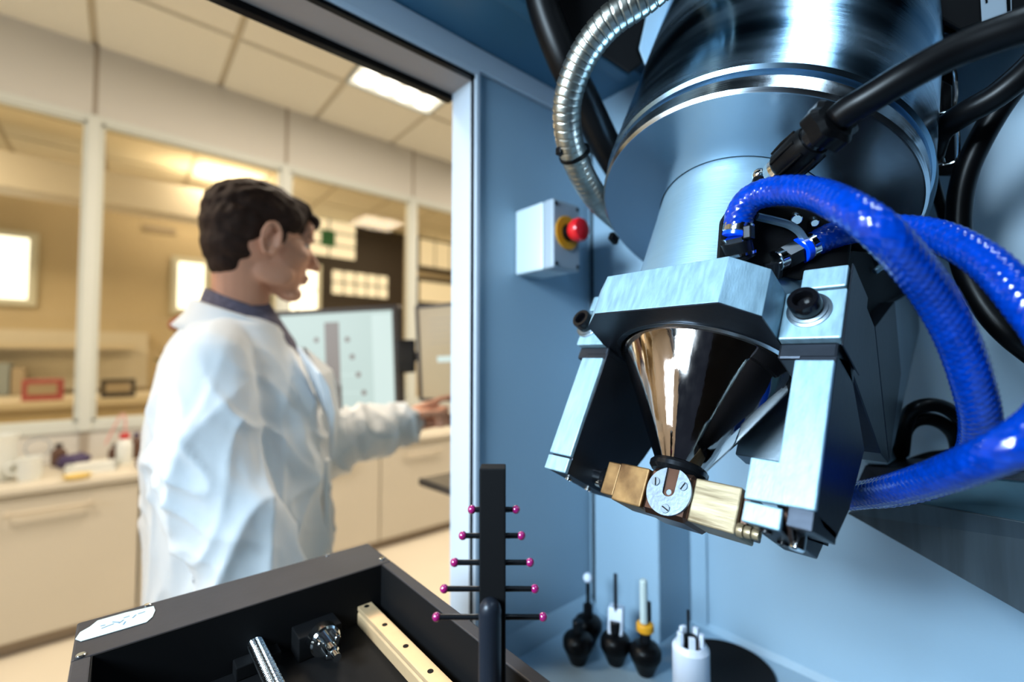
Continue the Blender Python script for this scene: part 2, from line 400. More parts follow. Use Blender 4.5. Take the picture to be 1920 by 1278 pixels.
# things on the worktop
def bottle(name, x, y, m, capm, r, h, label, cat, neck=.4):
    e = empty(name, (x, y, .765), label, cat)
    obj('body', lathe(nb(), [(0, 0), (r * .92, 0), (r, .006), (r, h * .62), (r * .9, h * .70), (r * neck, h * .8), (r * neck, h * .86), (0, h * .86)], seg=24), m, e, smooth=True)
    obj('cap', lathe(nb(), [(0, h * .84), (r * neck * 1.25, h * .84), (r * neck * 1.25, h), (0, h)], seg=20), capm, e, smooth=True)
    return e
bottle('brown_bottle', -.255, 3.55, 'amber', 'bezel', .032, .12, 'small brown glass bottle left of the dark cloth on the worktop', 'bottle')
bottle('brown_bottle', -.02, 3.48, 'amber', 'bezel', .03, .10, 'small brown glass bottle behind the white paper tray', 'bottle')
bottle('brown_bottle', .075, 3.52, 'amber', 'purple', .032, .15, 'brown bottle next to the man\'s elbow on the worktop', 'bottle')
wbt = bottle('wash_bottle', .02, 3.36, 'pale', 'red', .036, .17, 'white wash bottle with red cap and spout on the worktop', 'bottle', .5)
obj('spout', tube(nb(), [V(p) for p in spline([(0, 0, .16), (0, 0, .25), (-.02, 0, .27), (-.08, 0, .12)], 14)], .006, 8), 'palered', wbt, smooth=True)
for (x, y, r, h, lab) in ((-.46, 3.30, .085, .22, 'large white jug at the left edge of the worktop'), (-.33, 3.22, .045, .11, 'white cup in front of the large white jug')):
    e = empty('white_jug' if r > .06 else 'white_cup', (x, y, .765), lab, 'jug' if r > .06 else 'cup')
    obj('body', lathe(nb(), [(0, 0), (r * .8, 0), (r, h * .3), (r * .9, h * .8), (r, h), (r * .92, h), (r * .82, h * .8), (r * .9, h * .3), (r * .7, .01), (0, .01)], seg=28), 'pale', e, smooth=True)
    obj('handle', tube(nb(), [V(q) for q in spline([(-r * .9, 0, h * .8), (-r * 1.6, 0, h * .75), (-r * 1.6, 0, h * .4), (-r * .9, 0, h * .3)], 14)], .007, 8), 'pale', e, smooth=True)
e = empty('paper_tray', (-.11, 3.27, .765), 'white open tray of papers on the worktop', 'tray')
b = nb(); box(b, -.1, .1, -.07, .07, 0, .006)
for a in ((-.1, -.095, -.07, .07), (.095, .1, -.07, .07), (-.1, .1, -.07, -.065), (-.1, .1, .065, .07)): box(b, *a, .006, .035)
obj('tray', b, 'pale', e)
for k in range(3): obj('paper', box(nb(), -.085 + .01 * k, .07 + .01 * k, -.06, .055, .012 + .012 * k, .016 + .012 * k), 'pale', e)
def heap(name, x, y, m, sx, sy, sz, label, cat):
    def fn(p, n): return p + n * .010 * noise.noise(p * 40)
    b = nb(); ell(b, (x, y, .765 + sz * .45), (sx, sy, sz * .55)); ell(b, (x + sx * .4, y, .765 + sz * .55), (sx * .6, sy * .7, sz * .5))
    o = remesh(name, b, .006, m, None, 2, fn)
    return tag(o, label, cat)
heap('folded_cloth', -.19, 3.45, 'purple', .07, .06, .07, 'dark purple cloth heaped on the worktop', 'cloth')
heap('glove_heap', .11, 3.2, 'purple', .05, .04, .05, 'dark purple glove lying beside the man\'s sleeve', 'glove')
e = empty('yellow_dish', (-.155, 3.10, .765), 'shallow yellow dish at the worktop front edge', 'dish')
obj('bowl', lathe(nb(), [(0, 0), (.04, 0), (.055, .02), (.05, .02), (.036, .006), (0, .006)], seg=24), 'ydish', e, smooth=True)
e = empty('round_magnifier', (-.20, 3.60, .765), 'thin wire ring stand behind the white cup', 'stand')
obj('ring', tube(nb(), [V((-.14 + .05 * math.cos(t * PI / 12), 0, .10 + .05 * math.sin(t * PI / 12))) for t in range(25)], .003, 6), 'greybox', e)
obj('base', cyl(nb(), (-.14, 0, 0), (-.14, 0, .05), .012, 12), 'greybox', e)

# ================================================================== MACHINE ENCLOSURE
YE = .55; YO = .608; XJ = .395; ZT = 1.785; ZF = .90; XB = .768; XP = .664; YPIL = .41
en = empty('machine_enclosure', (XJ, YE, ZF), 'blue-grey painted steel enclosure around the machine head, with door opening', 'enclosure')
def ep(name, bm, m, **k): return obj(name, bm, m, en, local=False, **k)
ep('side_panel', box(nb(), XJ + .006, XP, YE, YO, ZF - .02, 1.795), 'paint')
ep('jamb_panel', box(nb(), XJ, XJ + .006, YE + .003, YO, ZF - .02, ZT), 'frame')
ep('edge_trim', box(nb(), XJ + .001, XJ + .0085, YE - .006, YE - .0005, ZF, ZT + .004), 'frame', bevel=.001)
ep('seal_strip', box(nb(), XJ - .002, XJ - .0002, YE - .001, YE + .004, ZF, ZT), 'black')
ep('upper_band', box(nb(), -1.3, XP, YE - .004, YO, 1.798, 1.834), 'frame', bevel=.002)
ep('door_header', box(nb(), -1.3, XJ + .006, YE, YO, ZT, 1.7975), 'frameunder')
ep('header_trim', box(nb(), -1.3, XJ + .0085, YE - .006, YE - .0002, ZT + .003, 1.7975), 'frame', bevel=.001)
ep('header_seal', box(nb(), -1.3, XJ, YE - .004, YE + .004, ZT - .003, ZT + .002), 'black')
ep('outer_gasket', box(nb(), -1.3, XJ, YO, YO + .012, 1.775, ZT + .012), 'black')
ep('sill_panel', box(nb(), -1.3, XJ, YE, YO, ZF - .06, ZF + .02), 'paint')
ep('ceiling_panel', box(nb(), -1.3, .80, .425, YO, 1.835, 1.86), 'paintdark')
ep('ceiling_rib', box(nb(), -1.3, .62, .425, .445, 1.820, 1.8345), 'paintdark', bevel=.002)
ep('corner_post', box(nb(), XP, XP + .1, YPIL, YO, ZF - .02, 1.86), 'paint', bevel=.003)
ep('corner_seam', box(nb(), XP - .0015, XP + .001, YE - .010, YE - .004, ZF, 1.80), 'black')
ep('back_panel', box(nb(), XB, XB + .02, -.9, YPIL + .02, ZF - .1, 1.76), 'paint')
ep('back_shelf', box(nb(), XB + .02, 1.02, -.9, YPIL + .02, 1.74, 1.76), 'paint')
ep('upper_back_panel', box(nb(), 1.02, 1.04, -.9, YO, 1.74, 2.45), 'paint')
ep('back_fold', box(nb(), XB - .006, XB, YPIL - .030, YPIL - .0, ZF, 1.86), 'paint', bevel=.002)
ep('floor_panel', box(nb(), -.35, XB + .01, -.9, YO, ZF - .02, ZF), 'paint')
b = nb(); prism(b, [(XJ - .35, YE, ZF), (XJ - .35, YE - .016, ZF), (XJ - .35, YE, ZF + .03)], lambda p: V(p), lambda p: V((XP, p[1], p[2])))
ep('floor_ledge', b, 'paint')
b = nb(); prism(b, [(XB, -.9, ZF), (XB - .008, -.9, ZF), (XB, -.9, ZF + .008)], lambda p: V(p), lambda p: V((p[0], YPIL, p[2])))
ep('back_ledge', b, 'paint')
ep('end_panel', box(nb(), -1.3, 1.04, -.92, -.9, ZF - .1, 2.45), 'blackmatte')
ep('roof_panel', box(nb(), -1.3, 1.04, -.9, .43, 2.43, 2.45), 'blackmatte')
ep('gantry_shroud', box(nb(), -1.3, 1.04, .425, .445, 1.86, 2.45), 'blackmatte')
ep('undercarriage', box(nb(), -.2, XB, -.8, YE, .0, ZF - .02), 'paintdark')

# emergency stop box on the side panel
es = empty('emergency_stop_box', (.5086, YE, 1.545), 'pale grey emergency stop box with red mushroom button on the blue panel', 'switch')
obj('housing', box(nb(), -.030, .030, -.064, -.001, -.052, .052), 'whitebox', es, bevel=.003)
obj('cover', box(nb(), -.030, .030, -.086, -.0655, -.052, .052), 'greybox', es, bevel=.003)
for sx in (-1, 1):
    for sz in (-1, 1):
        obj('screw', cyl(nb(), (sx * .024, -.086, sz * .045), (sx * .024, -.0875, sz * .045), .0028, 12), 'black', es)
obj('yellow_ring', cyl(nb(), (.0, -.086, .004), (.0, -.0885, .004), .026, 40, .0008), 'yellow', es, smooth=True)
obj('collar', cyl(nb(), (.0, -.0885, .004), (.0, -.098, .004), .0135, 32), 'black', es, smooth=True)
obj('button', lathe(nb(), [(0, .0), (.012, 0), (.0155, .004), (.0175, .009), (.0175, .016), (.0155, .020), (.010, .0215), (0, .022)], (.0, -.097, .004), (0, -1, 0), 40), 'red', es, smooth=True)
tag(obj('bracket_plate', box(nb(), .585, .60, YE - .012, YE - .0005, 1.52, 1.58), 'whitebox', bevel=.002), 'small pale plate on the blue panel behind the steel flange', 'plate')

# ---- probe holders etc. on the enclosure floor
def probe(x, y, kind, label):
    e = empty('probe_holder', (x, y, ZF), label, 'probe', 'probe holders on the enclosure floor')
    obj('cup', lathe(nb(), [(0, 0), (.011, 0), (.013, .004), (.020, .020), (.0225, .024), (.0225, .034), (.019, .040), (.012, .044), (0, .044)], seg=28), 'black', e, smooth=True)
    obj('neck', cyl(nb(), (0, 0, .044), (0, 0, .062), .008, 20, .001), 'blackmetal', e, smooth=True)
    if kind == 'ball':
        obj('stem', cyl(nb(), (0, 0, .062), (0, 0, .098), .003, 14), 'black', e); obj('ball', ell(nb(), (0, 0, .104), (.0075,) * 3), 'probewhite', e, smooth=True)
    if kind == 'vial':
        obj('ring', cyl(nb(), (0, 0, .060), (0, 0, .072), .0125, 24, .002), 'yellow', e, smooth=True)
        obj('vial', cyl(nb(), (-.003, 0, .072), (-.003, 0, .135), .0055, 20, .002), 'label', e, smooth=True)
        obj('clip', box(nb(), .005, .011, -.004, .004, .072, .100), 'black', e, bevel=.001)
    if kind == 'block':
        obj('block', box(nb(), -.013, .013, -.011, .011, .036, .078, mx=Matrix.Rotation(.5, 4, 'Z') @ Matrix.Rotation(.2, 4, 'Y')), 'probewhite', e, bevel=.002)
        obj('stem', cyl(nb(), (.004, .002, .07), (.004, .002, .13), .0028, 12), 'stylus', e)
probe(.533, .468, 'plain', 'short black probe holder standing nearest the pale ledge')
probe(.580, .487, 'ball', 'black probe holder tipped with a pale ball, in the corner')
probe(.575, .430, 'block', 'black probe holder carrying a tilted white block')
probe(.590, .388, 'vial', 'black probe holder with amber ring and pale vial')
e = empty('white_canister', (.572, .308, ZF), 'white plastic canister with cut-out rim in front of the black disc', 'canister')
obj('body', lathe(nb(), [(0, 0), (.021, 0), (.023, .003), (.023, .082), (.0185, .088), (.0165, .088), (.0165, .010), (0, .010)], seg=36), 'probewhite', e, smooth=True)
for k in range(5):
    a = k * 2 * PI / 5
    obj('prong', box(nb(), .011, .0165, -.004, .004, .086, .102, mx=Matrix.Rotation(a, 4, 'Z')), 'probewhite', e, bevel=.001)
obj('insert', cyl(nb(), (0, 0, .055), (0, 0, .096), .008, 20), 'black', e, smooth=True)
obj('pin', cyl(nb(), (.002, .004, .096), (.002, .004, .127), .002, 12), 'stylus', e)
e = empty('black_disc', (.686, .316, ZF), 'round black drain disc flat on the enclosure floor', 'disc')
obj('dish', lathe(nb(), [(0, 0), (.062, 0), (.066, .004), (.064, .006), (.058, .003), (0, .003)], seg=56), 'blackmatte', e, smooth=True)

# ================================================================== PROCESSING HEAD
TH = math.radians(28.2826); S, C_ = math.sin(TH), math.cos(TH)
HC = V((.48267, .19939, 1.50457))
HM = Matrix(((-C_, 0, -S, HC.x), (0, 1, 0, HC.y), (S, 0, -C_, HC.z), (0, 0, 0, 1)))
HI = HM.inverted()
hd = empty('processing_head', (0, 0, 0), 'big tilted steel machine head with polished cone between two aluminium legs', 'machine head', mw=HM)
def hp(u, v, axis, val):
    """pixel ray -> head-local point on the local plane axis = val"""
    r = HI.to_3x3() @ (at(u, v, 1) - EYE); o = HI @ EYE
    return o + r * ((val - o[axis]) / r[axis])
def H(name, bm, m, parent=None, **k):
    return obj(name, bm, m, parent or hd, **k)
# outer barrel
H('barrel', lathe(nb(), [(0, -.46), (.149, -.46), (.149, -.150), (.1485, -.149), (.1485, -.0265), (.146, -.0235), (.141, -.0235), (.141, -.0185), (0, -.0185)], seg=128), 'steel', smooth=True)
H('flange', lathe(nb(), [(.10, -.0182), (.1425, -.0182), (.1455, -.0165), (.1455, -.0030), (.1430, 0), (.1415, -.0004), (.10, -.0004), (.081, -.0004), (.079, -.006)], seg=128), 'steelmirror', smooth=True)
H('neck', lathe(nb(), [(.060, -.002), (.0795, -.001), (.0795, .020), (.0792, .0205), (.0792, .128), (.0775, .134), (.060, .134)], seg=96), 'neck', smooth=True)
# collar plate, an octagon with the cone hole
oc = [(.0995, .0535), (.0995, -.0545), (.078, -.0760), (.047, -.0760), (-.06, -.076), (-.085, -.05), (-.085, .05), (-.06, .0775), (.047, .0800), (.081, .0742)]
b = nb(); hr = .0765; NS = 64
def ringpts(z): return [b.verts.new((hr * math.cos(2 * PI * i / NS), hr * math.sin(2 * PI * i / NS), z)) for i in range(NS)]
def octpt(a):
    best = None; d = (math.cos(a), math.sin(a))
    for i in range(len(oc)):
        p = oc[i]; q = oc[(i + 1) % len(oc)]; ex, ey = q[0] - p[0], q[1] - p[1]
        den = d[0] * ey - d[1] * ex
        if abs(den) < 1e-9: continue
        t = (p[0] * ey - p[1] * ex) / den; s = (p[0] * d[1] - p[1] * d[0]) / den
        if t > 0 and -1e-6 <= s <= 1 + 1e-6: best = t if best is None else min(best, t)
    return best
angs = sorted(set([2 * PI * i / NS for i in range(NS)] + [math.atan2(p[1], p[0]) % (2 * PI) for p in oc]))
def ring2(z, rf): return [b.verts.new((rf(a) * math.cos(a), rf(a) * math.sin(a), z)) for a in angs]
R_ = [ring2(.1345, lambda a: min(hr, octpt(a) - .002)), ring2(.1345, octpt), ring2(.1738, octpt), ring2(.1738, lambda a: min(hr, octpt(a) - .002)), ]
for k in range(4):
    A, B = R_[k], R_[(k + 1) % 4]
    for i in range(len(angs)): b.faces.new((A[i], B[i], B[(i + 1) % len(angs)], A[(i + 1) % len(angs)]))
H('collar_plate', b, 'alu', bevel=.0006)
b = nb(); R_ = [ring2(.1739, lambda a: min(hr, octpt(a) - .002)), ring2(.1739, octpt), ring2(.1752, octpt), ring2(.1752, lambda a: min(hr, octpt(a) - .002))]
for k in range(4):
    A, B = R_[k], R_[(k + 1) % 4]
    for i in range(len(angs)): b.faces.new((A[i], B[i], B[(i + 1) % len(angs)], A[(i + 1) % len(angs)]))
H('collar_shade_plate', b, 'aludark')  # thin dark plate paints the shade on the collar's underside
H('collar_underside', lathe(nb(), [(hr, .1755), (.0795, .1755), (.0795, .1759), (hr - .001, .1765), (hr - .0015, .170)], seg=96, closed=True), 'steelmirror', smooth=True)
# side blocks with socket screws
for sy in (-1, 1):
    y0, y1 = sorted((sy * .0765, sy * .1145))
    blk = H('side_block', box(nb(), .038, .048, y0, y1, .1355, .175), 'alu', bevel=.0012)
    H('cap_slab', box(nb(), .005, .048, *sorted((sy * .0855, sy * .1135)), .1155, .1335), 'alu', bevel=.0012)
    H('block_body', box(nb(), .0, .0378, y0 + .0005, y1 - .0005, .136, .1748), 'aludark', bevel=.001)  # dark tone paints the shade on the sides behind the bright front
    H('gap_plate', box(nb(), .006, .044, *sorted((sy * .080, sy * .112)), .1334, .1356), 'aludark')
    H('shade_gap_block', box(nb(), .0, .0425, *sorted((sy * .076, sy * .1125)), .1749, .188), 'aludark', bevel=.002)  # dark block stands in for the shadow gap above the leg
    scy = sy * .0935 if sy < 0 else .1065
    if sy < 0: H('side_cover', box(nb(), .002, .0465, -.1158, -.1147, .114, .180), 'aludark', bevel=.0005)
    sc_ = H('socket_screw', lathe(nb(), [(0, .0), (.0100, 0), (.0100, .0125), (.0092, .0137), (.0064, .0137), (.0056, .0125), (.0056, .006), (0, .006)], (.050, scy, .152), (1, 0, 0), 40), 'blackgloss', smooth=True)
    H('washer', lathe(nb(), [(.004, 0), (.0142, 0), (.0142, .0012), (.0122, .0018), (.0122, .003), (.0103, .0034), (.004, .0034)], (.0478, scy, .152), (1, 0, 0), 40), 'greysteel', sc_, smooth=True)
# legs: (n,z) outline swept in y
def leg(y0, y1, pts, name, m, bev=.0008):
    b = nb(); prism(b, pts, lambda p: V((p[0], y0, p[1])), lambda p: V((p[0], y1, p[1])))
    return H(name, b, m, bevel=bev)
# left leg (towards the opening)
lf = leg(.0746, .1005, [(.048, .190), (.048, .2895), (.0435, .2895), (.0435, .190)], 'leg', 'alu', .001)
leg(.0750, .1000, [(.0433, .183), (.0433, .3040), (-.028, .3045), (-.062, .252), (-.095, .19), (-.095, .176)], 'leg_web', 'aludark')  # dark tone of the web paints the shade on the leg's sides
leg(.0746, .1005, [(.048, .2912), (.048, .3045), (.0435, .3045), (.0435, .2912)], 'foot_block', 'alu', .001)
# right leg
b = nb()
fp = [(-.0895, .1915), (-.1125, .1915), (-.1130, .2895), (-.0738, .2915), (-.0733, .2640), (-.0900, .2640)]
prism(b, fp, lambda p: V((.048, p[0], p[1])), lambda p: V((.0435, p[0], p[1])))
rl = H('leg', b, 'alu', bevel=.001)
leg(-.1125, -.0905, [(.0433, .186), (.0433, .2895), (.0278, .2945), (.0, .2945), (-.022, .270), (-.046, .217), (.016, .176)], 'leg_web', 'aludark')  # side shade of this leg is put into the dark web colour
leg(-.1125, -.0990, [(.047, .2897), (.047, .3015), (.0, .2975), (.0, .2897)], 'foot_lug', 'aludark', .0005)
leg(-.0965, -.0745, [(.048, .2925), (.048, .3055), (.0435, .3055), (.0435, .2925)], 'foot_block', 'alu', .001)
leg(-.0960, -.0750, [(.0433, .2925), (.0433, .3050), (-.03, .3050), (-.05, .28), (-.05, .2905)], 'foot_web', 'aludark')
for x in (.036, .005):
    H('foot_screw', lathe(nb(), [(0, 0), (.0035, 0), (.0035, .002), (.0022, .002), (.0018, .0005), (0, .0005)], (x, -.0855, .3052), (0, 0, 1), 20), 'blackgloss', smooth=True)
    H('foot_screw', lathe(nb(), [(0, 0), (.0035, 0), (.0035, .002), (.0022, .002), (.0018, .0005), (0, .0005)], (x - .01, .087, .3046), (0, 0, 1), 20), 'chrome', smooth=True)
H('guide_bolt', cyl(nb(), (.020, -.098, .2955), (.020, -.098, .310), .0045, 20, .001), 'chrome', smooth=True)
H('copper_wire', tube(nb(), [V(p) for p in spline([(.03, -.094, .286), (.044, -.0975, .294), (.04, -.0985, .300), (.028, -.097, .306)], 14)], .0016, 8), 'copper', smooth=True)
# polished cone
H('cone', lathe(nb(), [(0, .13), (.0715, .13), (.0735, .165), (.0728, .178), (.0205, .2665), (.0195, .2685), (0, .2685)], seg=128), 'cone', smooth=True)
H('cone_tip', lathe(nb(), [(0, .266), (.0215, .2665), (.0235, .2690), (.0235, .2725), (.021, .2755), (0, .276)], seg=64), 'blackmetal', smooth=True)
# crossbar
H('brass_block', box(nb(), -.016, .020, -.0605, -.0265, .2785, .3110), 'brasspale', bevel=.0012)
H('brass_block', box(nb(), -.016, .020, .0135, .0420, .2790, .3112), 'brass', bevel=.0012)
H('brass_end', box(nb(), -.013, .018, .0425, .0560, .2795, .3080), 'brass', bevel=.0010)
H('brass_end', box(nb(), -.013, .016, -.0660, -.0607, .2810, .3080), 'copper', bevel=.0010)
cb = H('centre_block', box(nb(), -.019, .0205, -.0265, .0125, .2765, .3132), 'copper', bevel=.0035, seg=1)
for a, c in (((.002, .056, .2935), (.002, .0765, .2935)), ):
    H('bearing_pin', cyl(nb(), a, c, .0085, 32, .001), 'chrome', smooth=True)
    H('bearing_collar', cyl(nb(), (.002, .0605, .2935), (.002, .0665, .2935), .0105, 32, .001), 'blackmetal', smooth=True)
H('bearing_pin', cyl(nb(), (.002, -.066, .2945), (.002, -.090, .2945), .0075, 28, .001), 'blackmetal', smooth=True)
for k in range(3): H('brass_nut', lathe(nb(), [(0, 0), (.0045 - .0006 * k, .0005), (.0048 - .0006 * k, .0025), (.0045 - .0006 * k, .0045), (0, .005)], (.022, -.063 - .0048 * k, .3075), (0, -1, 0), 24), 'brasspale', smooth=True)
# disc with slot and slotted screws
dc = (.0206, -.0085, .2937); rd = .0185
b = nb(); N = 96; w2 = .0053
def dout(i): a = 2 * PI * i / N; return (rd * math.cos(a), rd * math.sin(a))
# slot opens towards the top (-z): build disc as polygon with slot, by outline
out = []; a0 = math.asin(w2 / rd)
for i in range(N + 1):
    a = a0 + (2 * PI - 2 * a0) * i / N; out.append((math.cos(a) * rd, math.sin(a) * rd))
for i in range(17):
    a = -PI / 2 - PI * i / 16 + 0; out.append((.001 + w2 * math.cos(a) * 1.0, w2 * math.sin(a)))
# local: first coordinate along -z (up the head), second along y ; slot end round near the centre
vsA = [b.verts.new((dc[0] + .0022, dc[1] + p[1], dc[2] - p[0])) for p in out]
vsB = [b.verts.new((dc[0], dc[1] + p[1], dc[2] - p[0])) for p in out]
n = len(out)
for i in range(n): b.faces.new((vsA[i], vsB[i], vsB[(i + 1) % n], vsA[(i + 1) % n]))
fa = b.faces.new(vsA); fb = b.faces.new(vsB[::-1]); bmesh.ops.triangulate(b, faces=[fa, fb])
H('nozzle_disc', b, 'discsteel')
H('slot_bed', box(nb(), .0195, .0210, dc[1] - .0052, dc[1] + .0052, dc[2] - .018, dc[2] + .0035), 'copper')
H('nozzle_orifice', lathe(nb(), [(.0022, 0), (.0034, 0), (.0034, .0006), (.0022, .0006)], (dc[0] + .0004, dc[1] + .0, dc[2] + .0006), (1, 0, 0), 32, closed=True), 'copper', smooth=True)
H('orifice_bore', cyl(nb(), (dc[0] + .0003, dc[1], dc[2] + .0006), (dc[0] + .0006, dc[1], dc[2] + .0006), .0025, 24), 'discsteel')
for dy, dz, rot in ((.0118, -.0050, .25), (-.0112, -.0060, -.45), (-.0015, .0135, 1.2)):
    c0 = V((dc[0] + .0022, dc[1] + dy, dc[2] + dz))
    s_ = H('slotted_screw', cyl(nb(), c0, c0 + V((.0009, 0, 0)), .0034, 28, .0002), 'greysteel', smooth=True)
    H('screw_slot', box(nb(), -.0001, .0004, -.0005, .0005, -.0030, .0030, mx=Matrix.Translation(c0 + V((.0008, 0, 0))) @ Matrix.Rotation(rot, 4, 'X')), 'black', s_)
# V-shaped rear gusset seen right of the leg
yg = -.098
def gus(name, px, y0, y1, m, bev=.0008):
    q = [hp(u, v, 1, y0) for u, v in px]
    b = nb(); prism(b, q, lambda p: p.copy(), lambda p: V((p.x, y1, p.z)))
    return H(name, b, m, bevel=bev)
gus('rear_gusset', [(1590, 500), (1604, 520), (1640, 612), (1667, 868), (1652, 850), (1578, 640)], -.109, -.085, 'aludark')
gus('rear_gusset', [(1641, 613), (1678, 565), (1690, 700), (1668, 866)], -.104, -.080, 'aludark')
gus('rear_gusset', [(1677, 566), (1722, 540), (1724, 620), (1669, 866)], -.100, -.076, 'greysteel')
gus('gusset_root', [(1575, 500), (1640, 610), (1680, 565), (1722, 540), (1700, 480), (1600, 470)], -.092, -.03, 'blackmatte')
b = nb(); prism(b, [(-.05, .176), (-.05, .235), (-.075, .235), (-.075, .176)], lambda p: V((p[0], -.09, p[1])), lambda p: V((p[0], -.02, p[1])))
H('rear_plate', b, 'greysteel', bevel=.001)
H('rear_plate', box(nb(), -.085, -.06, -.09, -.03, .237, .262), 'paint', bevel=.001)
# small clip on the flange rim
p0 = hp(1150, 447, 2, 0.0)
H('rim_clip', box(nb(), p0.x - .008, p0.x + .006, p0.y - .003, p0.y + .004, -.006, .004), 'black', bevel=.001)
# valve block and couplings on the neck, camera side
vb = nb()
q = [hp(u, v, 0, .0) for u, v in ((1362, 402), (1345, 492), (1480, 520), (1560, 500), (1590, 440), (1500, 395), (1375, 396))]
ctr = at(1470, 450, .385)
H('valve_plate', prism(nb(), [(1349, 415), (1343, 496), (1400, 505), (1500, 525), (1590, 505), (1600, 430), (1500, 385), (1400, 385), (1362, 396)], lambda p: HI @ at(*p, .353), lambda p: HI @ at(*p, .40)), 'blackmatte', bevel=.002)
def HW(name, bm, m, parent=None, **k): return obj(name, bm, m, parent or hd, local=False, **k)
def cylp(a, c, r, seg=28, ch=.0006): return cyl(nb(), at(*a), at(*c), r, seg, ch)
HW('coupling_body', cylp((1380, 450, .348), (1387, 484, .352), .0115), 'blackmetal', smooth=True)
HW('coupling_ring', lathe(nb(), [(.0095, 0), (.0125, 0), (.0125, .002), (.0095, .002)], at(1386, 474, .351), at(1388, 486, .352) - at(1385, 470, .351), 40, closed=True), 'chrome', smooth=True)
HW('coupling_nut', lathe(nb(), [(0, 0), (.0108, 0), (.0108, .009), (0, .009)], at(1379, 442, .347), at(1387, 480, .351) - at(1379, 442, .347), 24, rmod=hexp), 'chrome')
HW('blue_seal', cylp((1383, 432, .3465), (1380, 444, .347), .0102), 'bluering', smooth=True)
HW('hose_clamp', cylp((1386, 420, .346), (1383, 436, .3465), .0112), 'chrome', smooth=True)
HW('clamp_ear', box(nb(), -.004, .004, -.003, .003, -.005, .005, mx=Matrix.Translation(at(1404, 436, .336))), 'blackmetal', bevel=.001)
HW('elbow_body', lathe(nb(), [(0, 0), (.0100, 0), (.0100, .013), (0, .013)], at(1466, 486, .352), at(1505, 466, .356) - at(1466, 486, .352), 24, rmod=hexp), 'blackmetal')
HW('elbow_flange', cylp((1452, 491, .350), (1467, 485, .352), .0085), 'chrome', smooth=True)
HW('elbow_stub', cylp((1449, 490, .352), (1449, 520, .356), .0075), 'blackmetal', smooth=True)
HW('blue_seal', cylp((1496, 472, .354), (1508, 466, .355), .0104), 'bluering', smooth=True)
HW('hose_clamp', cylp((1508, 466, .355), (1528, 456, .357), .0102), 'chrome', smooth=True)
HW('curved_bracket', tube(nb(), path([(1420, 406, .349), (1450, 413, .348), (1478, 421, .348), (1498, 434, .348), (1512, 456, .35)], 20), .0030, 6), 'neck')
HW('terminal_screw', cylp((1490, 406, .353), (1494, 412, .346), .004), 'chrome', smooth=True)
HW('terminal_screw', cylp((1524, 412, .353), (1528, 418, .346), .003), 'chrome', smooth=True)
HW('terminal_block', box(nb(), -.012, .012, -.01, .01, -.012, .012, mx=Matrix.Translation(at(1510, 415, .385))), 'blackmetal', bevel=.002)
HW('ball_fitting', ell(nb(), at(1424, 328, .372), (.0055, .0055, .0055)), 'chrome', smooth=True)
HW('ball_fitting_stem', cylp((1424, 332, .372), (1418, 350, .37), .0045), 'black', smooth=True)
HW('steel_shim', prism(nb(), [(1402, 489), (1456, 508), (1454, 524), (1448, 514), (1402, 496)], lambda p: at(*p, .371), lambda p: at(*p, .376)), 'whitebox')
HW('brace_link', prism(nb(), [(1465, 515), (1496, 538), (1492, 556), (1462, 548)], lambda p: at(*p, .366), lambda p: at(*p, .385)), 'neck', bevel=.0006)
# toggle latch at the barrel's right edge
HW('latch_plate', prism(nb(), [(1742, 110), (1790, 135), (1795, 330), (1745, 330)], lambda p: at(*p, .452), lambda p: at(*p, .49)), 'blackmetal', bevel=.002)
HW('latch_body', prism(nb(), [(1748, 140), (1785, 160), (1785, 205), (1748, 215)], lambda p: at(*p, .44), lambda p: at(*p, .452)), 'blackgloss', bevel=.001)
HW('latch_bail', tube(nb(), path([(1718, 235, .44), (1738, 218, .435), (1786, 205, .433), (1792, 150, .433), (1788, 128, .436)], 40), .0016, 8), 'chrome', smooth=True)
HW('latch_bail', tube(nb(), path([(1722, 246, .44), (1742, 224, .435), (1788, 212, .433), (1797, 290, .433), (1770, 310, .436), (1730, 306, .44)], 40), .0012, 8), 'chrome', smooth=True)
HW('latch_lug', cylp((1755, 300, .436), (1757, 310, .436), .006), 'chrome', smooth=True)
HW('latch_hinge', cylp((1738, 262, .438), (1742, 312, .438), .003), 'chrome', smooth=True)

# ================================================================== HOSES AND CABLES
def hose(name, pts, r, m, label, cat, group=None, step=.0012, seg=48, rf=None, n=200, pre=None, post=None):
    P = path(pts, n)
    if pre:
        t = (P[0] - P[6]).normalized(); P = [V(q) for q in spline([*pre, tuple(P[0] + t * .018), tuple(P[0]), tuple(P[0] - t * .018)], 20 * (len(pre) + 2))][:20 * (len(pre) + 1)] + P
    if post:
        t = (P[-1] - P[-7]).normalized(); P = P + [V(q) for q in spline([tuple(P[-1] - t * .018), tuple(P[-1]), tuple(P[-1] + t * .018), *post], 20 * (len(post) + 2))][21:]
    P = resample(P, step)
    o = obj(name, tube(nb(), P, r, seg, rf), m, smooth=False)
    for p in o.data.polygons: p.use_smooth = True
    return tag(o, label, cat, group)
def braid(r):
    k = 9
    def f(s, a):
        u = s / r
        return 1 + .045 * math.cos(k * a) * math.cos(u * 12.8)
    return f
hose('blue_hose', [(1384, 428, .346), (1388, 400, .343), (1412, 370, .335), (1465, 357, .318), (1530, 364, .292), (1592, 392, .262), (1650, 432, .247), (1705, 492, .250), (1755, 560, .258), (1797, 640, .266), (1824, 720, .275), (1838, 790, .29), (1826, 850, .32), (1780, 895, .36), (1710, 920, .385), (1640, 930, .40), (1560, 925, .405)],
     .0102, 'bluehose', 'blue braided hose arching nearest the camera down to the right', 'hose', 'blue hoses', rf=braid(.0102))
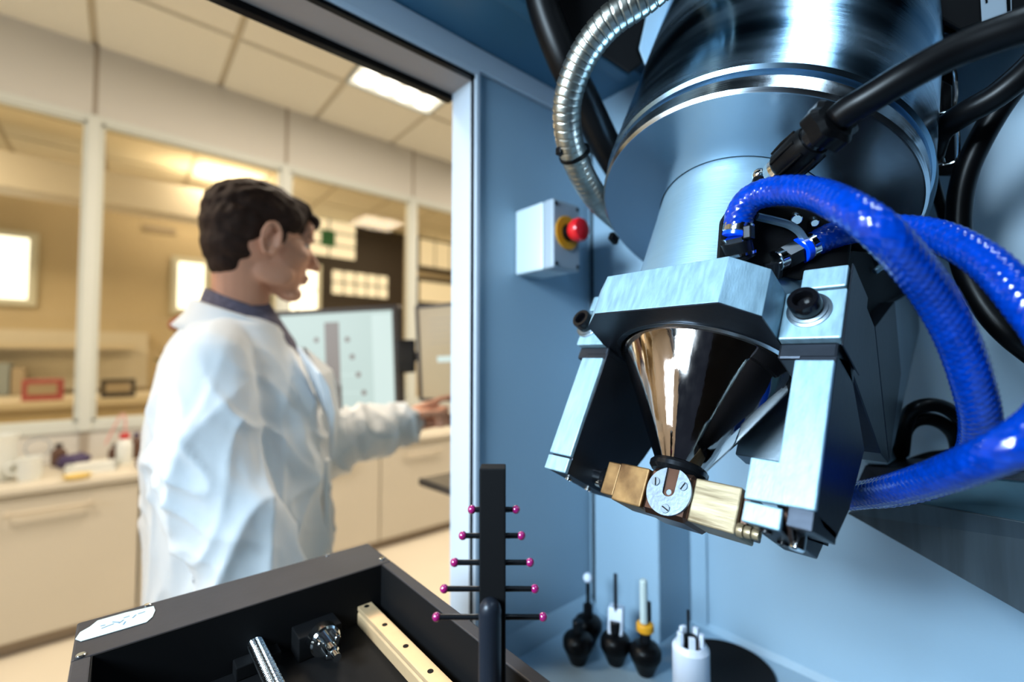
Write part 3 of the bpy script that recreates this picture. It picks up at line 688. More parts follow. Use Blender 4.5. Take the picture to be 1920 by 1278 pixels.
hose('blue_hose', [(1518, 461, .357), (1560, 442, .352), (1620, 428, .342), (1690, 430, .322), (1750, 440, .302), (1810, 466, .282), (1865, 505, .265), (1920, 565, .25), (1975, 640, .238), (1995, 720, .232), (1965, 785, .226), (1905, 832, .222), (1840, 862, .236), (1775, 888, .262), (1710, 908, .295), (1650, 922, .33), (1585, 932, .372)],
     .0102, 'bluehose', 'blue braided hose looping out at the right edge and back under the leg', 'hose', 'blue hoses', rf=braid(.0102))
# flexible steel conduit
def ribs(s, a):
    f = ((s + .0012 * math.sin(a)) / .0072) % 1.0
    return .93 if f < .13 else 1.0 + .035 * f
hose('steel_conduit', [(1275, -60, .40), (1212, -8, .415), (1142, 42, .43), (1092, 108, .45), (1065, 185, .47), (1066, 255, .49), (1088, 320, .52), (1122, 375, .56), (1175, 425, .62)],
     .0145, 'conduit', 'ribbed flexible steel conduit curving down beside the steel barrel', 'conduit', pre=[(.50, .40, 2.0), (.48, .31, 1.87), (.43, .235, 1.77)], step=.0008, seg=40, rf=ribs)
tie = tag(obj('cable_tie', lathe(nb(), [(.0148, -.002), (.0175, -.002), (.0175, .002), (.0148, .002)], at(1077, 288, .506), at(1088, 320, .52) - at(1066, 255, .49), 36, closed=True), 'black', smooth=True), 'black cable tie round the ribbed steel conduit', 'cable tie')
obj('tie_head', box(nb(), -.005, .005, -.004, .004, -.004, .004, mx=Matrix.Translation(at(1052, 284, .495))), 'black', tie, bevel=.001)
hose('black_hose', [(1000, -80, .55), (1022, 20, .56), (1060, 120, .57), (1100, 200, .59), (1140, 280, .61), (1190, 360, .64)], .020, 'black', 'thick black hose running down behind the steel conduit', 'hose', pre=[(.37, .375, 2.43), (.37, .38, 2.1)], step=.004, seg=28)
hose('black_cable', [(1990, 30, .235), (1900, 55, .245), (1800, 92, .258), (1705, 140, .27), (1630, 185, .283), (1590, 208, .292), (1568, 226, .298)], .0092, 'black', 'thick black cable curving from the black plug to the top right corner', 'cable', pre=[(.768, -.48, 1.60), (.60, -.28, 1.58), (.46, -.11, 1.555)], step=.003, seg=28)
# plug
pg = empty('cable_plug', at(1520, 265, .315), 'black plug with star knob and knurled steel ferrule below the thick cable', 'plug')
A, B = at(1452, 330, .352), at(1580, 212, .294)
D = (B - A)
def pl_(t0, t1, prof, m, name, seg=36, rm=None):
    p, q = A + D * t0, A + D * t1
    L = (q - p).length
    return obj(name, lathe(nb(), [(r, z * L) for r, z in prof], p, q - p, seg, rmod=rm), m, pg, local=False, smooth=True)
pl_(.0, .10, [(0, 0), (.0098, 0), (.0108, .2), (.0108, .9), (0, 1)], 'neck', 'ferrule', 72, lambda i, s: 1 + .025 * (i % 2))
pl_(.10, .16, [(0, 0), (.0115, 0), (.0115, 1), (0, 1)], 'chrome', 'ferrule_ring')
pl_(.16, .62, [(0, 0), (.0120, 0), (.0135, .1), (.0138, .8), (.0118, 1), (0, 1)], 'black', 'grip')
for k in range(8):
    a = k * PI / 4; t = D.normalized().orthogonal().normalized(); bb = D.normalized().cross(t)
    off = (t * math.cos(a) + bb * math.sin(a)) * .0134
    obj('grip_rib', tube(nb(), [A + D * .2 + off, A + D * .38 + off * 1.05, A + D * .56 + off], .0011, 8), 'black', pg, local=False, smooth=True)
pl_(.62, .74, [(0, 0), (.0105, 0), (.0105, 1), (0, 1)], 'blackmetal', 'collar_ring')
pl_(.72, .94, [(0, 0), (.0125, 0), (.0165, .15), (.0165, .8), (.013, 1), (0, 1)], 'black', 'star_knob', 48, lambda i, s: 1 + .10 * math.cos(6 * 2 * PI * i / s))
hose('black_cable', [(2010, 60, .39), (1930, 130, .40), (1865, 215, .415), (1812, 320, .43), (1797, 410, .435), (1806, 490, .43), (1840, 565, .415), (1890, 625, .40), (1960, 680, .39)], .0098, 'black', 'black cable bowing left behind the blue hoses at the right edge', 'cable', pre=[(.768, -.17, 1.68), (.70, -.08, 1.655)], post=[(.70, -.07, 1.31), (.768, -.1, 1.29)], step=.004, seg=24)
hose('black_cable', [(2010, 40, .35), (1940, 118, .36), (1870, 178, .375), (1805, 215, .395), (1760, 250, .42), (1742, 300, .44)], .0105, 'black', 'black cable sweeping from the top right towards the barrel latch', 'cable', pre=[(.768, -.32, 1.76), (.65, -.13, 1.67)], step=.004, seg=24)
hose('thin_cable', [(1738, 235, .47), (1745, 310, .465), (1762, 380, .46), (1778, 430, .455), (1800, 480, .45)], .0045, 'black', 'thin black cable hanging below the barrel latch', 'cable', step=.003, seg=16)
hose('thin_cable', [(1700, 205, .43), (1740, 270, .425), (1752, 330, .43), (1735, 400, .44), (1700, 460, .45), (1640, 510, .45)], .0030, 'neck', 'thin pale line following the flange edge down behind the hoses', 'cable', step=.003, seg=12)
for i, (pts, lab) in enumerate([
    ([(1690, 850, .52), (1705, 775, .50), (1760, 760, .49), (1815, 800, .49), (1830, 870, .50)], 'black cable loop highest in the tangle right of the gusset'),
    ([(1680, 880, .53), (1700, 800, .51), (1745, 785, .50), (1790, 815, .50), (1800, 880, .51)], 'black cable loop inside the tangle right of the gusset'),
    ([(1660, 890, .55), (1740, 860, .53), (1800, 850, .51), (1840, 820, .50), (1850, 760, .50)], 'black cable passing low behind the upright blue hose')]):
    hose('looped_cable', pts, .0075, 'black', lab, 'cable', 'tangled black cables', step=.005, seg=18)
# carriage above and behind the barrel
ca = empty('gantry_carriage', (.51, .36, 1.9), 'black gantry carriage box behind the steel barrel at the top', 'carriage')
obj('body', prism(nb(), [(1000, -60), (1012, 40), (1040, 105), (1120, 98), (1180, 138), (1206, 118), (1196, 95), (1240, -60)], lambda p: at(*p, .60), lambda p: at(*p, .68)), 'blackmatte', ca, local=False, bevel=.003)
obj('hanger', box(nb(), .46, .56, .32, .42, 1.86, 2.43), 'blackmatte', ca, local=False)
obj('side_plate', prism(nb(), [(1232, -60), (1198, 92), (1210, 124), (1270, 40), (1300, -60)], lambda p: at(*p, .575), lambda p: at(*p, .60)), 'paint', ca, local=False, bevel=.002)
cb2 = empty('control_box', at(1860, 0, .42), 'black box with pale printed label in the top right corner', 'box')
obj('housing', prism(nb(), [(1700, -80), (1735, 20), (1790, 50), (1803, 58), (1960, 5), (2000, -100)], lambda p: at(*p, .42), lambda p: at(*p, .50) + V((.16, .0, .02))), 'blackmatte', cb2, local=False, bevel=.003)
obj('sticker', prism(nb(), [(1838, -10), (1841, 41), (1897, 21), (1896, -30)], lambda p: at(*p, .4185), lambda p: at(*p, .4195)), 'greybox', cb2, local=False)
for k in range(2): obj('print_mark', prism(nb(), [(1846 + 40 * k, -6 - 10 * k), (1848 + 40 * k, 6 + 16 * k), (1852 + 43 * k, 4 + 16 * k), (1851 + 43 * k, -8 - 10 * k)], lambda p: at(*p, .4178), lambda p: at(*p, .4184)), 'black', cb2, local=False)
obj('clamp_arm', prism(nb(), [(1725, 0), (1755, 30), (1760, 60), (1800, 70), (1800, 40), (1780, -20)], lambda p: at(*p, .435), lambda p: at(*p, .47)), 'blackgloss', cb2, local=False, bevel=.002)
# slanting beam at the lower right
bmw = empty('steel_beam', (.6, .05, 1.19), 'slanting streaked grey steel beam at the lower right', 'beam')
def wx(u, v, x): r = at(u, v, 1) - EYE; return EYE + r * (x / r.x)
b = nb(); P0 = [wx(1588, 962, .60), wx(1690, 938, .585), wx(3000, 1165, .575), wx(3000, 1763, .60)]
prism(b, P0, lambda p: p.copy(), lambda p: p + V((.10, 0, -.0)))
obj('web', b, 'beam', bmw, local=False, bevel=.001)
b = nb(); prism(b, [wx(1690, 938, .585), wx(1835, 895, .60), wx(3000, 1023, .60), wx(3000, 1165, .575)], lambda p: p.copy(), lambda p: p + V((.06, .0, .0)))
obj('flange', b, 'beamtop', bmw, local=False, bevel=.001)
b = nb(); prism(b, [wx(1600, 920, .61), (wx(1622, 872, .63)), wx(3000, 920, .64), wx(3000, 1022, .62), wx(1835, 897, .605), wx(1700, 938, .60)], lambda p: p.copy(), lambda p: p + V((.06, 0, 0)))
obj('cover_plate', b, 'aludark', bmw, local=False, bevel=.001)
b = nb(); prism(b, [wx(1625, 815, .63), wx(1655, 850, .63), wx(1665, 872, .63), wx(1620, 868, .63)], lambda p: p.copy(), lambda p: p + V((.06, 0, 0)))
obj('cover_lip', b, 'neck', bmw, local=False, bevel=.001)
b = nb(); prism(b, [(.59, -.19, 1.05), (.76, -.19, 1.05), (.76, -.19, 1.30), (.60, -.19, 1.30)], lambda p: V(p), lambda p: V((p[0] + .02, -.86, p[2])))
obj('carrier', b, 'aludark', bmw, local=False)

# ================================================================== LINEAR STAGE
st = empty('linear_stage', (.10, .40, 1.06), 'black open linear stage with rail and lead screw at the bottom left', 'stage')
X0, X1, Y0, Y1, ZR, ZI = -.0238, .2306, .10, .5366, 1.136, 1.082
def sp(name, bm, m, parent=None, **k): return obj(name, bm, m, parent or st, local=False, **k)
sp('base_plate', box(nb(), X0, X1, Y0, Y1, 1.064, ZI), 'blackmatte')
sp('far_rail_plate', box(nb(), X0, X1, .4725, Y1, ZI, ZR), 'anod', bevel=.0015)
sp('side_plate', box(nb(), X0, -.0125, Y0, .4723, ZI, ZR), 'anod', bevel=.0015)
sp('side_plate', box(nb(), .2190, X1, Y0, .4723, ZI, ZR), 'anod', bevel=.0012)
sp('shade_liner', box(nb(), -.0124, .2189, .4716, .4724, ZI, ZR - .0008), 'blackmatte')  # black liners added to paint shade on the stage's inner walls
sp('shade_liner', box(nb(), -.0124, -.0118, Y0, .4716, ZI, ZR - .0008), 'blackmatte')
sp('shade_liner', box(nb(), .2182, .2189, Y0, .4716, ZI, ZR - .0008), 'blackmatte')
sp('near_plate', box(nb(), X0, X1, Y0 - .012, Y0 - .0002, 1.064, ZR), 'anod')
for x, y in ((-.0185, .476), (.2245, .4835), (-.0185, .20), (.2245, .2)):
    sp('screw', cyl(nb(), (x, y, ZR), (x, y, ZR + .0015), .003, 18, .0004), 'chrome', smooth=True)
for x in (.0225, .182):
    sp('screw', cyl(nb(), (x, Y1 - .004, ZR - .001), (x, Y1 - .004, ZR + .0012), .0026, 18, .0004), 'chrome', smooth=True)
# torn paper label
def onz(u, v, z): q = at(u, v, 1) - EYE; q = EYE + q * ((z - EYE.z) / q.z); return (q.x, q.y)
lb = nb(); pts = [onz(u, v, ZR) for u, v in ((141, 1199), (150, 1186), (168, 1176), (183, 1164), (236, 1149), (288, 1137), (291, 1145), (286, 1157), (275, 1167), (228, 1181), (180, 1195), (152, 1203))]
prism(lb, pts, lambda p: V((p[0], p[1], ZR + .0003)), lambda p: V((p[0], p[1], ZR + .0007)))
lab = sp('paper_label', lb, 'label')
for (x, y, a, l) in ((-.004, .512, .3, .008), (.001, .515, -.8, .006), (.0045, .513, .9, .005), (.008, .519, .2, .004), (.013, .516, 1.1, .005), (.018, .519, .1, .005), (.0065, .5085, 1.3, .005), (-.007, .5155, -.2, .003)):
    sp('pen_mark', box(nb(), -l / 2, l / 2, -.0005, .0005, 0, .0002, mx=Matrix.Translation((x, y, ZR + .0007)) @ Matrix.Rotation(a, 4, 'Z')), 'ink', lab)
# guide rail with counterbored holes
rx0, rx1, ry1 = .1925, .2075, .484 - .012
b = nb()
prism(b, [(rx0, ZI), (rx0, 1.0925), (rx0 + .0012, 1.0945), (rx0, 1.0965), (rx0, 1.1), (rx1, 1.1), (rx1, 1.0965), (rx1 - .0012, 1.0945), (rx1, 1.0925), (rx1, ZI)], lambda p: V((p[0], Y0 + .002, p[1])), lambda p: V((p[0], ry1, p[1])))
rail = sp('guide_rail', b, 'railbrass', bevel=.0004)
for k in range(8):
    y = .4665 - .0432 * k
    sp('rail_hole', cyl(nb(), (.200, y, 1.0999), (.200, y, 1.1003), .0026, 24), 'black', rail)
b = nb()
prism(b, [(.03, ZI), (.03, 1.1), (.018, 1.1), (.018, ZI)], lambda p: V((p[0], Y0 + .002, p[1])), lambda p: V((p[0], .455, p[1])))
sp('guide_rail', b, 'anod', bevel=.0006)
# lead screw
def thread(s, a): return 1 + .10 * math.sin(2 * PI * s / .0026 + a)
P = [V((.098, .475 - .0004 * k, 1.1)) for k in range(int(.37 / .0004))]
o = sp('lead_screw', tube(nb(), P, .0062, 20, thread), 'chrome')
for p in o.data.polygons: p.use_smooth = True
# coupling with bolts
cp = sp('shaft_coupling', lathe(nb(), [(0, 0), (.012, 0), (.0135, .002), (.0135, .012), (.012, .014), (0, .014)], (.1475, .446, 1.100), (0, -1, 0), 40), 'chrome', smooth=True)
sp('coupling_shaft', lathe(nb(), [(0, 0), (.0052, 0), (.0052, .018), (.0035, .019), (.0035, .028), (0, .028)], (.1475, .432, 1.100), (0, -1, 0), 28), 'chrome', cp, smooth=True)
for k in range(3):
    a = k * 2 * PI / 3 + .5
    sp('coupling_bolt', lathe(nb(), [(0, 0), (.0026, 0), (.0026, .007), (.002, .0078), (0, .0078)], (.1475 + .0088 * math.cos(a), .432, 1.100 + .0088 * math.sin(a)), (0, -1, 0), 18), 'chrome', cp, smooth=True)
sp('bearing_block', box(nb(), .128, .167, .447, .4715, ZI, 1.104), 'blackmatte', bevel=.001)
sp('bearing_block', box(nb(), .08, .116, .456, .4715, ZI, 1.094), 'blackmatte', bevel=.001)
for x in (.136, .159): sp('screw', cyl(nb(), (x, .447, 1.099), (x, .4455, 1.099), .0024, 16), 'blackgloss')
tag(obj('stage_pedestal', box(nb(), .0, .21, .16, .5, ZF, 1.0638), 'anod', bevel=.003), 'black pedestal carrying the linear stage', 'pedestal')

# ================================================================== CALIBRATION TOWER
TP = V((.1878, .2385, 0)); tz = ZI
tw = empty('calibration_tower', (TP.x, TP.y, tz), 'black upright tower with ruby-tipped side styli on the linear stage', 'calibration tool', rz=AZ - PI / 2)
# in the tower's frame +x points right, +y away from the camera
obj('column', box(nb(), -.0086, .0086, 0, .014, 0, 1.2865 - tz), 'blackmatte', tw, bevel=.0008)
obj('front_pin', lathe(nb(), [(0, 0), (.0072, 0), (.0072, 1.198 - tz), (.0066, 1.2015 - tz), (.0048, 1.2045 - tz), (.0022, 1.206 - tz), (0, 1.2062 - tz)], (-.0012, -.0074, 0), seg=36), 'stylus', tw, smooth=True)
obj('foot', lathe(nb(), [(0, 0), (.012, 0), (.012, .006), (.009, .008), (0, .008)], (-.0012, -.001, 0), seg=36), 'black', tw, smooth=True)
for i, (zz, xr, xl) in enumerate(((953, 43, 39), (1001, 53, 56), (1050, 69, 71), (1098, 78, 90), (1149, 93, 104))):
    Zt = .301 + .007
    z = EYE.z - (zz - 670) * Zt / FPX - tz
    for sgn, L in ((1, xr * Zt / FPX), (-1, xl * Zt / FPX)):
        sy_ = obj('stylus', lathe(nb(), [(0, 0), (.0019, 0), (.0019, .0025), (.0018, .003), (.0018, L - .0105), (.0010, L - .0098), (.0010, L - .0085), (0, L - .0085)], (sgn * .0085, .007, z), (sgn, 0, 0), 16), 'blackmetal', tw, smooth=True)
        obj('ruby_ball', ell(nb(), (sgn * L, .007, z), (.0029,) * 3, u=24, v=16), 'ruby', sy_, smooth=True)

# ================================================================== MONITORS, ARM AND TRAY
tm_ = empty('monitor_stand', (.80, .86, 0), 'dark pole with arm and keyboard tray, mostly behind the door jamb', 'stand')
pole = V((.80, .95, 0))
obj('pole', cyl(nb(), (pole.x, pole.y, .02), (pole.x, pole.y, 1.5), .022, 24, .002), 'bezel', tm_, local=False, smooth=True)
obj('base', cyl(nb(), (pole.x, pole.y, 0), (pole.x, pole.y, .02), .16, 40, .003), 'bezel', tm_, local=False, smooth=True)
obj('arm', tube(nb(), [at(760, 668, 1.52), at(850, 668, 1.45), V((pole.x, pole.y, 1.36))], .016, 14), 'bezel', tm_, local=False, smooth=True)
obj('swivel_block', prism(nb(), [(742, 636), (779, 636), (779, 698), (745, 700)], lambda p: at(*p, 1.47), lambda p: at(*p, 1.52)), 'blackgloss', tm_, local=False, bevel=.005)
q = [at(784, 880, 1.28), at(852, 868, 1.36), at(960, 900, 1.30), at(880, 955, 1.12)]
zt = sum(p.z for p in q) / 4
obj('keyboard_tray', prism(nb(), q, lambda p: V((p.x, p.y, zt)), lambda p: V((p.x, p.y, zt - .02))), 'bezel', tm_, local=False, bevel=.004)
obj('tray_post', cyl(nb(), (pole.x, pole.y, zt - .01), (.72, .88, zt - .012), .012, 12), 'bezel', tm_, local=False, smooth=True)
def monitor(name, tl, tr, bl, bez, thick, label, scr):
    """tl,tr,bl world corners of the outer case; local x right, y up, z out"""
    X = (tr - tl); W_ = X.length; X.normalize(); Y_ = (tl - bl); Y_ = (Y_ - X * Y_.dot(X)); Hh = Y_.length; Y_.normalize(); Zn = X.cross(Y_)
    if Zn.dot(EYE - tl) < 0: Zn = -Zn
    o0 = tl - Y_ * Hh
    mw = Matrix(((X.x, Y_.x, Zn.x, o0.x), (X.y, Y_.y, Zn.y, o0.y), (X.z, Y_.z, Zn.z, o0.z), (0, 0, 0, 1)))
    e = empty(name, (0, 0, 0), label, 'monitor', mw=mw)
    obj('back_case', box(nb(), 0, W_, 0, Hh, -thick, -.004), 'bezel', e, bevel=.006)
    f = nb()
    for a in ((0, W_, 0, bez), (0, W_, Hh - bez, Hh), (0, bez, bez, Hh - bez), (W_ - bez, W_, bez, Hh - bez)): box(f, *a, -.004, .004)
    obj('bezel', f, 'bezel', e)
    s = obj('screen', box(nb(), bez, W_ - bez, bez, Hh - bez, -.003, .0), scr, e)
    return e, s, W_, Hh
Zm = 1.5
e, s, W_, Hh = monitor('monitor', at(516, 584, 1.58), at(744, 571, 1.48), at(520, 793, 1.58), .016, .04, 'grey monitor showing a dark bar flanked by dots, beyond the man\'s arm', 'screen')
def sl(name, x0, x1, y0, y1, m, lift=.0006): return obj(name, box(nb(), W_ * x0, W_ * x1, Hh * y0, Hh * y1, .0, lift), m, s)
sl('screen_margin', .80, .955, .075, .93, 'scrlight')
sl('screen_bar', .415, .535, .33, .88, 'scrgrey'); sl('screen_bar', .43, .54, .06, .33, 'scrdark')
for (x, y) in ((.345, .73), (.30, .58), (.265, .43), (.23, .28), (.60, .725), (.635, .575), (.68, .42), (.72, .265), (.765, .11)):
    obj('screen_dot', cyl(nb(), (W_ * x, Hh * y, 0), (W_ * x, Hh * y, .0006), .0095, 20), 'scrgrey', s)
for y in (.42, .265, .11): sl('screen_line', .25, .72, y - .004, y + .004, 'scrlight', .0003)
e, s, W_, Hh = monitor('monitor', at(779, 573, 1.42), at(955, 556, 1.30), at(781, 752, 1.42), .010, .03, 'dim beige monitor cut off by the white door jamb', 'screenoff')
sl('screen_patch', .22, .42, .40, .46, 'scrlight')
for k in range(5): sl('screen_line', .15, .85, .60 + .06 * k, .605 + .06 * k, 'scrgrey', .0004)
e = empty('keyboard', at(870, 885, 1.3), 'dark keyboard on the tray behind the door jamb', 'keyboard')
e.location.z = zt; obj('body', box(nb(), -.02, .12, -.04, .04, 0, .015), 'blackgloss', e, bevel=.003)
b = nb()
e2 = tag(obj('handset', prism(nb(), [(818, 778), (850, 776), (862, 800), (822, 797)], lambda p: at(*p, 1.35), lambda p: at(*p, 1.39)), 'blackgloss', bevel=.004), 'small dark device just past the pointing hand', 'device')

# ================================================================== PERSON
NB = V((.19, 1.07, 0))
ty = math.radians(-25); TF = V((math.cos(ty), math.sin(ty), 0)); TL = V((-math.sin(ty), math.cos(ty), 0))
def T(f, l, z): return NB + TF * f + TL * l + V((0, 0, z))
hy = math.radians(4); HF = V((math.cos(hy), math.sin(hy), 0)); HL = V((-math.sin(hy), math.cos(hy), 0)); HO = V((.213, 1.042, 1.598))
pit = Matrix.Rotation(math.radians(5), 3, HL)
HRot = Matrix(((HF.x, HL.x, 0), (HF.y, HL.y, 0), (0, 0, 1)))
HR = pit @ HRot
def Hd(f, l, z): return HO + HR @ V((f, l, z))
H4 = HR.to_4x4()
def E(bm, c, r, rot=None): ell(bm, Hd(*c), r, H4 @ (rot if rot else Matrix()), 24, 16)
RS = T(.0, -.17, 1.335); LS = T(.0, .17, 1.335)
RE = T(.045, -.215, 1.09); RW = T(.12, -.205, .86)
LE = V((.40, 1.16, 1.14)); LW = at(760, 789, 1.27)
b = nb()
E(b, (-.010, 0, .030), (.090, .073, .080)); E(b, (-.018, 0, .0), (.078, .070, .072))
E(b, (.030, 0, -.012), (.064, .060, .070)); E(b, (.040, 0, -.055), (.046, .046, .048))
E(b, (.064, 0, -.096), (.026, .024, .018)); E(b, (.018, .042, -.066), (.040, .013, .028)); E(b, (.018, -.042, -.066), (.040, .013, .028))
E(b, (.074, 0, .040), (.022, .050, .032)); E(b, (.084, .022, .022), (.012, .020, .007)); E(b, (.084, -.022, .022), (.012, .020, .007))
limb(b, [Hd(.090, 0, .012), Hd(.102, 0, -.008), Hd(.113, 0, -.028)], [.006, .0085, .0105], 12)
E(b, (.074, .031, .013), (.012, .016, .005)); E(b, (.074, -.031, .013), (.012, .016, .005)); E(b, (.101, .009, -.031), (.009, .006, .006)); E(b, (.101, -.009, -.031), (.009, .006, .006))
E(b, (.088, 0, -.057), (.014, .021, .0065)); E(b, (.085, 0, -.067), (.013, .019, .0065)); E(b, (.082, 0, -.045), (.012, .018, .010))
E(b, (.060, .035, -.018), (.026, .020, .018)); E(b, (.060, -.035, -.018), (.026, .020, .018))
for sy in (-1, 1):
    # ear: helix ring, lobe and concha
    P = []
    for k in range(13):
        a = math.radians(200 - k * 22); P.append(Hd(-.006 - .016 * math.cos(a), sy * (.084 + .005 * math.sin(a)), -.010 + .031 * math.sin(a)))
    limb(b, P, [.0048] * 13, 8)
    E(b, (-.002, sy * .073, -.010), (.015, .006, .025)); E(b, (.001, sy * .080, -.034), (.007, .005, .009)); E(b, (.008, sy * .076, -.012), (.004, .006, .006))
limb(b, [Hd(-.034, 0, -.03), NB + V((-.008, -.005, 1.46)), NB + V((-.01, .0, 1.38))], [.052, .051, .068], 20)
limb(b, [NB + V((-.015, .0, 1.38)), T(-.01, -.08, 1.355), RS], [.045, .036, .034], 14); limb(b, [NB + V((-.015, 0, 1.38)), T(-.01, .08, 1.355), LS], [.045, .036, .034], 14)
ell(b, T(-.01, 0, 1.26), (.115, .165, .15), Matrix.Rotation(ty, 4, 'Z')); ell(b, T(-.02, 0, 1.08), (.11, .15, .18), Matrix.Rotation(ty, 4, 'Z')); ell(b, T(-.02, 0, .93), (.12, .165, .12), Matrix.Rotation(ty, 4, 'Z'))
limb(b, [RS, RE, RW], [.036, .036, .027]); limb(b, [LS, LE, LW], [.040, .036, .028])
for sy in (-1, 1): limb(b, [T(-.01, sy * .09, .88), T(.0, sy * .10, .48), T(-.02, sy * .10, .10), T(-.02, sy * .10, .06)], [.085, .058, .042, .042]); limb(b, [T(-.03, sy * .10, .045), T(.14, sy * .10, .035)], [.035, .03])
# right hand hanging
def fingers(b, Wp, palmdir, across, back, sc_=1.0):
    pc = Wp + palmdir * .052
    for k in range(4):
        base = pc + across * (.027 - .018 * k) + palmdir * .03
        L = (.070, .078, .072, .056)[k]
        p1 = base + palmdir * L * .45 - back * .008; p2 = p1 + palmdir * L * .32 - back * .018; p3 = p2 + palmdir * L * .15 - back * .02
        limb(b, [base, p1, p2, p3], [.0088, .0082, .0076, .0064], 10)
    limb(b, [Wp + palmdir * .02 + across * .02, Wp + palmdir * .055 + across * .045 - back * .012, Wp + palmdir * .09 + across * .045 - back * .02], [.013, .0105, .008], 10)
    for k in range(4): limb(b, [Wp + across * (.012 - .008 * k), pc + across * (.027 - .018 * k) + palmdir * .03], [.014, .0125], 10)
pd = (RW - RE).normalized(); fingers(b, RW, pd, TF, -TL)
# left hand: index pointing, other fingers curled into the palm
kn = at(806, 776, 1.31); pdn = (kn - LW).normalized(); upv = (V((0, 0, 1)) - pdn * pdn.z).normalized(); inn = pdn.cross(upv)   # towards the camera side
inn = inn if inn.dot(EYE - kn) > 0 else -inn
for k in range(4):
    off = upv * (.026 - .018 * k)
    limb(b, [LW + off * .6, kn + off], [.017, .0135], 12)
I0 = kn + upv * .026
itip = at(856, 742, 1.36); dI = (itip - I0)
limb(b, [I0, I0 + dI * .45 + upv * .006, I0 + dI * .75 + upv * .003, itip], [.0105, .0092, .0085, .0068], 12)
for k in range(1, 4):
    o_ = kn + upv * (.026 - .019 * k)
    limb(b, [o_, o_ + pdn * .034 + inn * .006, o_ + pdn * .040 + inn * .030, o_ + pdn * .016 + inn * .036, o_ + pdn * .004 + inn * .026], [.0112, .0102, .0094, .0088, .0075], 12)
limb(b, [LW + pdn * .02 + upv * .012 + inn * .018, LW + pdn * .055 + upv * .012 + inn * .034, kn + pdn * .012 + upv * .004 + inn * .040, kn + pdn * .03 - upv * .004 + inn * .038], [.016, .0125, .0105, .0085], 12)
pr = remesh('person', b, .0036, 'skin', None, 4)
tag(pr, 'man in white lab coat with short dark hair pointing at the monitors', 'person')
pr.data.materials[0] = M['skin']
# eyes
for sy in (-1, 1):
    ey = obj('eye', ell(nb(), Hd(.0700, sy * .031, .006), (.0125, .0125, .0110)), 'eye', pr, smooth=True)
    obj('iris', ell(nb(), Hd(.0795, sy * .033, .006), (.0045, .0055, .0055)), 'iris', ey, smooth=True)
    b = nb(); limb(b, [Hd(.088, sy * .008, .024), Hd(.089, sy * .026, .031), Hd(.078, sy * .044, .027)], [.003, .0038, .0025], 8)
    obj('eyebrow', b, 'hair', pr, smooth=True)
# hair: short back and sides, brushed-up front
b = nb()
E(b, (-.012, 0, .050), (.100, .080, .072)); E(b, (-.036, 0, .022), (.076, .078, .072)); E(b, (-.050, 0, -.018), (.056, .065, .056)); E(b, (-.056, 0, -.052), (.036, .048, .036))
E(b, (.046, 0, .080), (.046, .056, .028), Matrix.Rotation(.1, 4, 'Y')); E(b, (.088, 0, .066), (.019, .046, .017))
for sy in (-1, 1): E(b, (.014, sy * .060, .046), (.044, .017, .034)); E(b, (.020, sy * .0655, .012), (.0075, .007, .024))
def hfn(p, n):
    q = p - HO
    return p + n * (.0025 * noise.noise(p * 60) + .003 * noise.noise(V((p.x * 40, p.y * 130, p.z * 50))) * max(0, min(1, (q.z) * 20)))
hair = remesh('hair', b, .0032, 'hair', pr, 3, hfn)
# shirt collar and coat collar
def collar(name, rin, rout, zin, zout, a0, a1, m, cx=0., thick=.003, notch=0, n=40, tilt=.35, spread=1.0):
    b = nb(); rows = []
    for k in range(n + 1):
        a = a0 + (a1 - a0) * k / n
        fwd = math.cos(a)
        row = []
        for j in range(5):
            t = j / 4; r = rin + (rout - rin) * t ** 1.3
            z = zin + (zout - zin) * t - tilt * r * (fwd + 1) * .5 * 2 * .55 + .012 * math.sin(PI * min(t * 2, 1))
            p = T(cx + r * fwd * (1.0 + .12 * t), r * math.sin(a) * spread, z); row.append(b.verts.new(p))
        rows.append(row)
    for A, B in zip(rows, rows[1:]):
        for j in range(4): b.faces.new((A[j], B[j], B[j + 1], A[j + 1]))
    o = obj(name, b, m, pr, local=False, smooth=True, solid=thick); return o
sh = collar('shirt_collar', .060, .080, 1.498, 1.448, math.radians(16), math.radians(344), 'shirt', cx=-.005, thick=.004, tilt=.75)
b = nb(); limb(b, [T(-.01, 0, 1.44), T(.02, 0, 1.36), T(.03, 0, 1.2)], [.068, .085, .10], 20)
shirt = remesh('shirt', b, .008, 'shirt', pr, 4)
# lab coat
b = nb()
RZ = Matrix.Rotation(ty, 4, 'Z')
prof = [(1.440, .060, .070, -.012), (1.425, .082, .105, -.014), (1.395, .100, .130, -.014), (1.35, .118, .168, -.010), (1.28, .136, .188, -.002), (1.18, .145, .192, .004), (1.08, .146, .190, .008), (.98, .148, .190, .010), (.86, .152, .196, .012), (.70, .165, .215, .0), (.50, .182, .245, .0), (.46, .184, .247, .0)]
rings = []
for z, d, w_, cf in prof:
    rings.append([b.verts.new(T(cf + d * math.copysign(abs(math.cos(a)) ** .85, math.cos(a)), w_ * math.copysign(abs(math.sin(a)) ** .85, math.sin(a)), z)) for a in [2 * PI * i / 40 for i in range(40)]])
for A, B in zip(rings, rings[1:]):
    for i in range(40): b.faces.new((A[i], B[i], B[(i + 1) % 40], A[(i + 1) % 40]))
b.faces.new(rings[0][::-1]); b.faces.new(rings[-1])
limb(b, [T(-.010, -.085, 1.388), T(-.008, -.172, 1.345), T(.005, -.205, 1.22), RE, RW + (RE - RW).normalized() * .02], [.048, .062, .072, .070, .056], 20)
limb(b, [T(-.010, .085, 1.388), T(.0, .172, 1.345), LS * .5 + LE * .5 + V((0, 0, -.01)), LE, LW - (LW - LE).normalized() * .015], [.048, .062, .070, .070, .050], 20)
